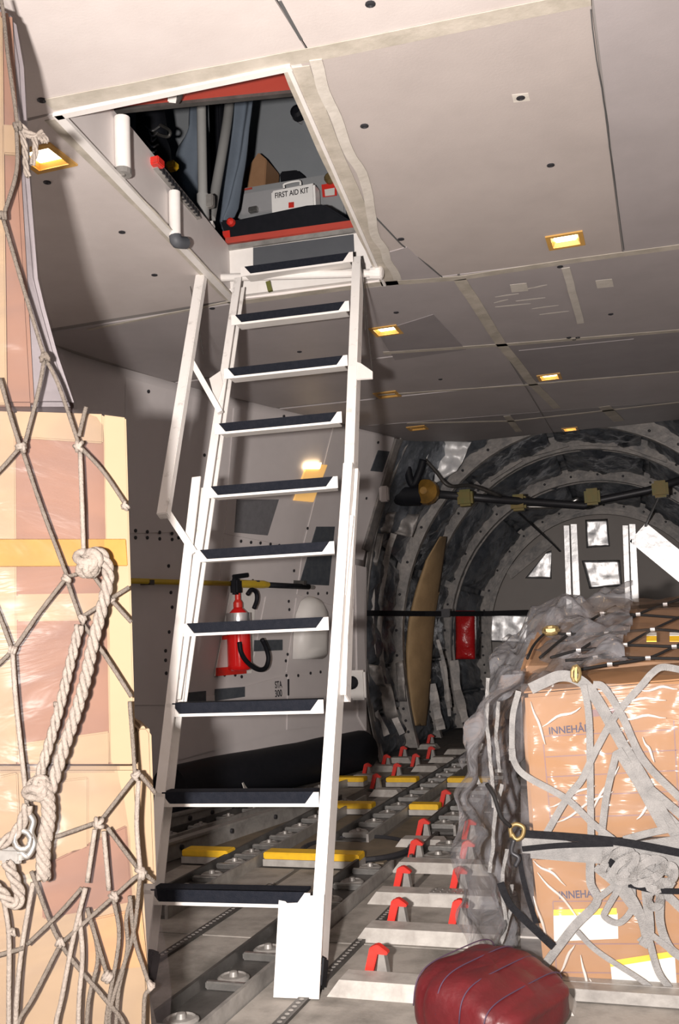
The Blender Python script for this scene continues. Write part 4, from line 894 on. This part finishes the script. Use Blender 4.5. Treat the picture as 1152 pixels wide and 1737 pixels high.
# heavy braided rope, doubled, with its big knot
def braid(path, r, off, par, nm='strand', strands=3, tw=90):
    P = bez([L_(x,y,off) for x,y in path], 14)
    for s_ in range(strands):
        out = []; l = 0
        for i, p in enumerate(P):
            if i: l += (p-P[i-1]).length
            t_ = (P[min(i+1,len(P)-1)]-P[max(i-1,0)]).normalized(); sd = t_.cross(NL).normalized()
            ph = l*tw + s_*2*math.pi/strands
            out.append(p + sd*math.cos(ph)*r*.62 + NL*math.sin(ph)*r*.45)
        MB().tube(out, r*.55, 7).build(nm, m_cordl, par, smooth=True)
rope = thing('braided_rope', L_(160,1250,.07), 'pale doubled braided rope hanging from a big knot on the left load', 'rope')
braid([(150,946),(166,936),(180,955),(183,985),(172,1035),(158,1090),(145,1151),(130,1205),(108,1270),(85,1342)], .011, .085, rope)
braid([(135,1061),(118,1130),(102,1196),(84,1260),(65,1322)], .009, .075, rope)
braid([(59,1335),(70,1326),(80,1350),(82,1390),(74,1440),(74,1492)], .0125, .09, rope, strands=4)
braid([(48,1366),(31,1407),(8,1428),(-25,1440)], .010, .085, rope); braid([(12,1462),(24,1490),(34,1522),(22,1534),(0,1512),(-15,1500)], .010, .085, rope)
for k, (x, y) in enumerate([(143,945),(150,955),(158,948),(148,965),(156,962)]):
    c = L_(x,y,.085); a = k*1.1; e1 = RT*math.cos(a)+UP*math.sin(a); e3 = e1.cross(NL)
    MB().tube([c+e1*.016*math.cos(j*.5236)+(NL*.6+e3*.7)*.016*math.sin(j*.5236) for j in range(12)], .0085, 8, closed=True).build('knot_turn', m_cordl, rope, smooth=True)
for k, (x, y) in enumerate([(62,1332),(66,1342),(55,1345)]):
    c = L_(x,y,.09); a = k*1.3+.4; e1 = RT*math.cos(a)+UP*math.sin(a); e3 = e1.cross(NL)
    MB().tube([c+e1*.014*math.cos(j*.5236)+(NL*.6+e3*.7)*.014*math.sin(j*.5236) for j in range(12)], .008, 8, closed=True).build('knot_turn', m_cordl, rope, smooth=True)
t = thing('rope_tail', L_(52,250,.06), 'frayed rope knot with hanging tails in front of the left ceiling lamp', 'rope')
braid([(34,214),(46,226),(60,232),(74,226)], .008, .05, t); braid([(36,222),(42,250),(44,285),(48,300)], .006, .05, t); braid([(58,234),(60,255),(54,280)], .006, .055, t)
for j in range(7): MB().tube(bez([L_(62+2*j,228,.055), L_(68+2*j,234+2*(j%3),.06), L_(70+2*j,240+3*(j%2),.055)]), .002, 5).build('frayed_end', m_cordl, t)
# metal net fitting
t = thing('net_hook', L_(46,1415,.08), 'worn steel hook joining rope loops at the far left edge', 'hook')
MB().tube(bez([L_(x,y,.08) for x,y in ((44,1376),(56,1392),(52,1412),(58,1432),(46,1452),(34,1444))]), .007, 8).build('shank', m_steel, t, smooth=True)
MB().tube([L_(38+14*math.cos(a*.6),1425+16*math.sin(a*.6),.085) for a in range(11)], .006, 8, closed=True).build('eye', m_steel, t, smooth=True)
MB().box(L_(20,1450,.07), (.05,.02,.03)).build('tongue', m_gsteel, t, bevel=.006)

# ============================================================ RIGHT LOAD
TILT = V(1,.03,.022).normalized(); NR = V(.03,-1,0).normalized(); URt = TILT.cross(NR)*-1
if URt.z < 0: URt = -URt
OR = V(-.40,2.78,.45)
def R_(x, y, off=0.0): return PP(x, y, OR+NR*off, NR)
def rbox(name, label, corners, depth, mat, off=0.0, bevel=.01):
    o = MB().prism([R_(x,y,off) for x,y in corners], V(0,1,0)*depth).build(name, mat, bevel=bevel); return tag(o, label, 'carton')
rp_ = thing('right_pallet', V(.2,3.7,.006), 'flat metal pallet under the plastic-wrapped cartons on the right', 'pallet')
MB().box((.35,3.75,.030), (1.7,2.0,.02)).build('sheet', m_gsteel, rp_); MB().box((.35,2.72,.025), (1.7,.05,.03)).build('edge_rail', m_gsteel, rp_)
ca = rbox('carton', 'upper tan carton printed INNEHÅLL facing the camera', [(889,1178),(1235,1148),(1258,1418),(905,1424)], .26, m_carton)
cb = rbox('carton', 'lower tan carton with white labels in the right load', [(902,1452),(1258,1446),(1275,1690),(926,1684)], .26, m_carton)
def rline(a, b, par, w=.0028, mat=m_inkl, off=.0008): return MB().ribbon([R_(*a,off), R_(*b,off)], w, NR, .0008).build('printed_line', mat, par)
def lnx(x, y0, sl): return y0 + sl*(x-925)
for y0, sl in ((1249,-.054),(1284,-.052),(1318,-.05),(1351,-.04),(1387,-.028)): rline((924+(y0-1249)*.06,y0), (1150,lnx(1150,y0,sl)), ca)
rline((922,1262),(934,1392),ca); rline((1143,1222),(1153,1400),ca)
for y0, sl in ((1529,-.006),(1601,.0),(1649,.012)): rline((938,y0), (1160,lnx(1160,y0,sl)), cb)
rline((938,1530),(944,1648),cb)
def rtext(x0, x1, y0, y1, body, par):
    a, b = R_(x0,y0,.001), R_(x1,y1,.001); text('lettering', body, m_inkb, par, a, b-a, URt, .026, .001, (b-a).length)
rtext(932,1008,1246,1240,'INNEHÅLL',ca); rtext(949,1022,1525,1521,'INNEHÅLL',cb)
def rlab(q, mat, par, off=.0012, nm='label'): return MB().prism([R_(x,y,off) for x,y in q], NR*.0012).build(nm, mat, par)
rlab([(939,1552),(1048,1549),(1049,1592),(940,1597)], m_paper, cb); rlab([(939,1543),(1046,1540),(1047,1551),(939,1553)], m_yel, cb, .0026, 'label_stripe')
rlab([(1036,1640),(1145,1622),(1148,1668),(1040,1680)], m_paper, cb); rlab([(1034,1630),(1148,1612),(1149,1622),(1036,1640)], m_yel, cb, .0026, 'label_stripe')
rlab([(1003,1204),(1050,1200),(1051,1212),(1004,1216)], m_inkl, ca, .001, 'printed_mark')
# further cartons behind, under the sloped netted cover
xs0, xs1 = -.47, 1.0
bl = MB()
prof = [(3.07,.06),(3.07,.86),(3.1,.875),(3.3,.94),(3.65,1.03),(4.4,1.05),(4.4,.06)]
bk = MB().prism([V(xs0+.02,y,z-(.02 if z > .2 else 0)) for y,z in prof], (xs1-xs0,0,0)).build('cargo_stack', m_cartdk, bevel=.02)
bk.location.y += .5*0; tag(bk, 'brown cargo stack with sloping netted top behind the tan cartons', 'cargo')
def topz(Y): return interp([(2.80,.815),(2.95,.845),(3.3,.945),(3.65,1.035),(4.4,1.055)], Y)
def onT(x, y, off=.0):
    d = ray(x,y); a, b = 2.0, 6.0
    for _ in range(40):
        c = (a+b)/2; p = CP+d*c
        if p.z > topz(p.y)+off: a = c
        else: b = c
    return CP+d*a
# lid flap of the front carton
MB().prism([R_(889,1176,.0),R_(1235,1147,.0),R_(1235,1147,.0)+V(0,.22,.035),R_(895,1176,.0)+V(0,.22,.035)], (0,0,.004)).build('lid', m_carton, ca)
# covering film on top
def fn(u, v):
    Y = lerp(2.80,4.3,v); X = lerp(-.50,1.0,u); z = topz(Y)+.012
    e = max(0,(.14-u)/.14); z -= .16*e*e*(1-.5*v); p = V(X,Y,z); p.z += .020*nz(p,5,2)+.012*nz(p,13,5); return p
tag(MB().grid(fn, 60, 50).build('plastic_film', m_filmB, smooth=True, fix=False), 'amber-looking plastic film over the sloping netted top of the right load', 'plastic film')
# hump of gathered film at the left shoulder of the load
def hump(c, r, seed, n=1.0):
    def fn(u, v):
        a = 2*math.pi*u; b = math.pi*(v-.5); d = V(math.cos(b)*math.cos(a)*r[0], math.cos(b)*math.sin(a)*r[1], math.sin(b)*r[2])
        p = Vector(c)+d; k = 1+.25*nz(p,8,seed)+.16*nz(p,20,seed); return Vector(c)+d*k
    return MB().grid(fn, 40, 24)
def fn(u, v):
    X = lerp(-.60,-.12,u); Y = lerp(2.86,3.75,v); e = 1-u; z = topz(Y)+.035-.30*e**2.2*(1-.45*v)
    p = V(X,Y,z); z += .09*(abs(nz(p,4,3))-.15)+.05*(abs(nz(p,10,6))-.12)+.02*nz(p,24,1); return V(X+.03*nz(p,7,9),Y,z)
tag(MB().grid(fn, 56, 56).build('film_bundle', m_filmG, smooth=True, fix=False), 'gathered crumpled film on the left shoulder of the right load', 'plastic film')
tag(hump((-.21,3.62,1.01),(.13,.18,.055),6).build('film_bundle', m_filmB, smooth=True, fix=False), 'rounded film bulge at the back edge of the right load', 'plastic film')
# crumpled side skirt
def fn(u, v):
    Y = lerp(2.66,3.55,u); z = lerp(.03,.84,v); bul = .10*math.sin(math.pi*min(1,v*1.05))**.6*(1-.55*u) + .05*(1-v)
    p = V(-.43-bul, Y, z); q = nz(p,4.5,1)*.05+nz(p,11,4)*.035+nz(p,25,2)*.014; f = abs(math.sin(u*17+3*nz(p,2,3)+v*2)); return V(p.x-q-.03*f, p.y, p.z)
tag(MB().grid(fn, 60, 60).build('plastic_film', m_filmG, smooth=True, fix=False), 'grey crumpled film skirt hanging down the left side of the right load', 'plastic film')
def fn(u, v):
    x = lerp(884,1240,u); y = lerp(1160,1720,v); p = R_(x, y, .018 - .02*max(0,(.05-u)/.05)); p += NR*(.010*nz(p,6,2)+.008*nz(p,16,3)+.012*abs(nz(V(p.x*1.0,p.z*1.0,p.x-p.z),9,4))); return p
tag(MB().grid(fn, 80, 100).build('plastic_film', m_film, smooth=True, fix=False), 'clear wrinkled film stretched over the two tan cartons on the right', 'plastic film')
# crease ridges of the film: drawn tight folds, their highlights painted milky white
fold = thing('film_folds', R_(1000,1690,.03), 'tight milky folds painted as highlights in the clear film over the tan cartons', 'plastic film')
for a, b in [((905,1460),(960,1500)),((912,1480),(985,1560)),((930,1370),(1010,1330)),((945,1395),(1040,1340)),((985,1200),(920,1230)),((1040,1190),(1130,1185)),((1050,1218),(1130,1215)),((950,1650),(975,1600)),((985,1620),(1000,1690)),((1050,1300),(1000,1380)),((905,1520),(930,1600)),((1085,1170),(1150,1166)),((900,1190),(925,1260)),((1090,1250),(1110,1290)),((910,1640),(960,1670)),((1000,1660),(1035,1700)),((1080,1390),(1120,1340))]:
    P = [R_(lerp(a[0],b[0],k/8), lerp(a[1],b[1],k/8)+3*math.sin(k), .026) for k in range(9)]
    MB().tube(P, [.0012+.0028*math.sin(math.pi*k/8) for k in range(9)], 6).build('fold', m_fold, fold, smooth=True)
# webbing net on the front
sn = thing('strap_net', R_(1060,1690,.04), 'tangled grey-white webbing net hung over the tan cartons', 'strap net')
def strap(path, w, off=.032, mat=m_strap, par=sn, nm='strap', n=8, tw=.25):
    P = bez([R_(x,y,off+.004*math.sin(x*.11+y*.07)) for x,y in path], n); k = len(P)
    nr = [(NR + (RT*math.sin(i*.35+path[0][0])*tw)).normalized() for i in range(k)]
    return MB().ribbon(P, w, nr, .003).build(nm, mat, par)
S_ = [([(990,1161),(998,1206),(1001,1287),(1003,1430)],.018),([(900,1168),(922,1158),(948,1147),(974,1150),(1000,1169),(1035,1225),(1061,1271),(1090,1319),(1135,1397),(1165,1440)],.030),([(1006,1161),(1025,1167),(1054,1212),(1090,1287),(1155,1355)],.020),
      ([(1175,1142),(1145,1134),(1122,1132),(1106,1142),(1090,1161),(1045,1212),(1012,1271),(987,1322),(964,1351),(926,1415)],.018),([(868,1270),(872,1290),(892,1316),(961,1355),(1006,1397),(1045,1428)],.018),([(1045,1277),(1029,1351),(1019,1425)],.018),
      ([(1048,1271),(1087,1335),(1128,1408)],.026),([(1103,1338),(1160,1386)],.022),([(880,1172),(870,1215),(869,1290)],.016),([(1002,1449),(1002,1497),(1012,1530),(971,1575),(908,1658)],.022),
      ([(1014,1524),(1053,1497),(1030,1540),(1026,1555),(1050,1565),(1073,1540),(1073,1505)],.016),([(1053,1489),(1081,1540),(1096,1587),(1087,1600)],.024),([(1096,1508),(1102,1579),(1090,1605)],.024),([(1120,1510),(1120,1563),(1135,1606),(1160,1626)],.022),
      ([(979,1579),(1014,1614),(1092,1665),(1120,1690)],.014),([(1100,1590),(1116,1646),(1140,1680)],.018),([(1058,1424),(1105,1412),(1165,1400)],.018),([(1084,1320),(1116,1367),(1160,1412)],.022),([(1106,1586),(1160,1628)],.016),
      ([(1010,1470),(1040,1495),(1060,1520),(1090,1560)],.022),([(1072,1480),(1110,1500),(1160,1545)],.022)]
for path, w_ in S_: strap(path, w_)
strap([(886,1432),(940,1436),(1000,1446),(1165,1446)], .045, .040); strap([(900,1444),(1000,1452),(1165,1462)], .035, .036); strap([(1060,1448),(1110,1440),(1165,1432)], .05, .042)
for k, (cx, cy, a, b, rot) in enumerate([(1040,1452,13,22,.5),(1048,1462,14,30,.9),(1075,1475,14,34,1.1),(1100,1478,15,30,1.0),(1122,1490,20,14,.2),(1118,1480,24,12,.5),(1095,1490,30,10,.6),(1060,1470,10,26,.8),(1110,1525,10,14,0),(1128,1484,14,20,.9)]):
    path = []
    for j in range(11):
        an = j*2*math.pi/10; ex_, ey_ = a*math.cos(an), b*math.sin(an); path.append((cx+ex_*math.cos(rot)-ey_*math.sin(rot), cy+ex_*math.sin(rot)+ey_*math.cos(rot)))
    strap(path, .020, .050+.006*(k%4), tw=.8, nm='strap_loop', n=4)
tag(sn, None)
bs = thing('tie_down_strap', R_(880,1420,.05), 'black tie-down strap with brass hook across the tan cartons', 'strap')
for path, w_ in [([(882,1414),(960,1419),(1045,1427),(1110,1438),(1170,1450)],.020),([(886,1440),(950,1434),(1040,1431)],.014),([(849,1497),(858,1520),(875,1545),(939,1606)],.020),([(880,1449),(890,1500),(910,1566)],.014),([(1030,1458),(1046,1472)],.02),([(1066,1500),(1110,1510),(1165,1512)],.014)]:
    strap(path, w_, .056, m_bstrap, bs, 'webbing', tw=.1)
MB().tube(bez([R_(x,y,.07) for x,y in ((868,1420),(866,1404),(876,1398),(888,1404),(886,1418),(876,1424),(868,1414))]), .006, 8).build('hook', m_hook, bs, smooth=True)
MB().tube(bez([R_(x,y,.075) for x,y in ((872,1424),(868,1445),(880,1455),(874,1470))]), .006, 8).build('shackle', m_bolt, bs, smooth=True)
# shiny side straps and clips caught in the skirt
for k, path in enumerate([[(828,1150),(826,1220),(832,1290),(838,1370)],[(846,1190),(842,1250),(848,1310)],[(818,1260),(806,1290),(812,1330)],[(852,1330),(840,1380),(836,1440),(830,1480)],[(860,1440),(852,1500),(858,1560)],[(868,1500),(866,1545),(850,1600)]]):
    P = bez([PY(x,y,2.74+.03*k) for x,y in path], 8); MB().ribbon(P, .011, [(NR+V(-.9*math.sin(i*.9+k),0,.3)).normalized() for i in range(len(P))], .002).build('side_strap', m_strap, sn)
MB().tube(bez([PY(826,1330,2.7),PY(838,1350,2.68),PY(850,1385,2.68),PY(866,1402,2.7)]), .006, 6).build('black_cord', m_bcord, bs, smooth=True)
# black cord net with bright clips over the sloping top
bn = thing('cord_net', onT(1000,1110,.03), 'black cord net with bright clips over the sloping top of the right load', 'cargo net')
Z7 = lambda x, y: (800+x/3.273, 1010+y/3.273)
for path in [[(380,345),(540,215),(725,100),(800,60)],[(600,305),(750,210),(925,105),(1075,50),(1200,5)],[(440,345),(595,305),(775,290),(852,275)],[(520,362),(688,343),(852,275),(1005,190),(1200,100)],[(470,210),(540,215),(750,210),(1005,190),(1200,205)],
             [(590,415),(768,383),(980,348),(1125,285),(1200,255)],[(700,100),(925,108),(1200,128)],[(688,343),(980,348),(1200,352)],[(852,275),(1125,285),(1200,290)],[(310,350),(350,270),(420,200),(470,180)]]:
    P = bez([onT(*Z7(*q),.022) for q in path], 6); MB().tube(P, .0045, 6).build('cord', m_bcord, bn, smooth=True)
for q in [(540,215),(750,210),(1005,190),(595,305),(852,275),(1125,285),(688,343),(980,348),(768,383),(925,105),(1075,50),(725,100)]:
    p = onT(*Z7(*q),.026); MB().tube([p-V(.007,0,0), p+V(.007,0,0)], .0068, 8).build('clip', m_silver, bn)
t = thing('net_buckle', onT(*Z7(440,195),.03), 'brass buckle in the black cord net near its left end', 'buckle'); p = ORG[t.name]
MB().tube([p+V(.024*math.cos(j*.7),.02*math.sin(j*.7),.012*math.sin(j*.7)) for j in range(9)], .006, 6, closed=True).build('ring', m_hook, t); MB().box(p, (.03,.01,.012)).build('tongue', m_hook, t)
t = thing('strap_buckle', R_(977,1143,.04), 'brass buckle at the top of the grey straps on the tan carton', 'buckle'); p = ORG[t.name]
MB().tube([p+RT*.011*math.cos(j*.7)+UP*.022*math.sin(j*.7) for j in range(9)], .005, 6, closed=True).build('ring', m_hook, t); MB().bar(p-UP*.02, p+UP*.02, .007, .007, NR).build('tongue', m_hook, t)
# yellow and white tape on the back carton
for i, (a, b) in enumerate((((972,312),(1028,312)),((1100,318),(1160,318)))):
    P = [onT(*Z7(a[0],258),.016), onT(*Z7(b[0],258),.016), onT(*Z7(b[0],230),.016), onT(*Z7(a[0],230),.016)]
    MB().prism(P, (0,0,.003)).build('yellow_tape', m_yel, bk); P = [onT(*Z7(a[0],228),.016), onT(*Z7(b[0],228),.016), onT(*Z7(b[0],210),.016), onT(*Z7(a[0],210),.016)]; MB().prism(P, (0,0,.003)).build('white_tape', m_paper, bk)

# ============================================================ RED BAG
def RB(u, v):
    a = 2*math.pi*u; b = math.pi*(v-.5)
    def se(x, e): return math.copysign(abs(x)**e, x)
    cx, cy, cz = se(math.cos(b),.45)*se(math.cos(a),.45), se(math.cos(b),.45)*se(math.sin(a),.45), se(math.sin(b),.55)
    p = V(cx*.145, cy*.17, cz*.085)
    p.x += -.05*cz*0; ridge = abs(math.sin((cx*2.2+.3)*math.pi)); p *= 1-.045*(1-ridge**.5)
    p += p.normalized()*.010*nz(p,14,3)
    p.z += .035*(cx*.2) - .05*max(0,cx)*max(0,cz)
    return p
Rb = Matrix.Rotation(math.radians(-24),3,'Z') @ Matrix.Rotation(math.radians(8),3,'Y')
bc = PY(838,1715,2.46); bc.z = .085
bag = thing('quilted_bag', V(bc.x,bc.y,.01), 'dark red quilted nylon bag on the deck by the cartons', 'bag')
MB().grid(lambda u,v: Rb@RB(u,v)+bc, 96, 48).build('body', m_redb, bag, smooth=True)
for k in (-.75,-.3,.15,.6):
    P = []
    for j in range(25):
        an = math.pi*(j/24); x = .145*k; P.append(Rb@V(x, -.171*math.copysign(abs(math.cos(an))**.45, math.cos(an)), .086*abs(math.sin(an))**.55 - .05*max(0,k)*math.sin(an)**.5+.007*k)+bc)
    MB().tube(P, .0016, 6).build('piping', m_purple, bag, smooth=True)
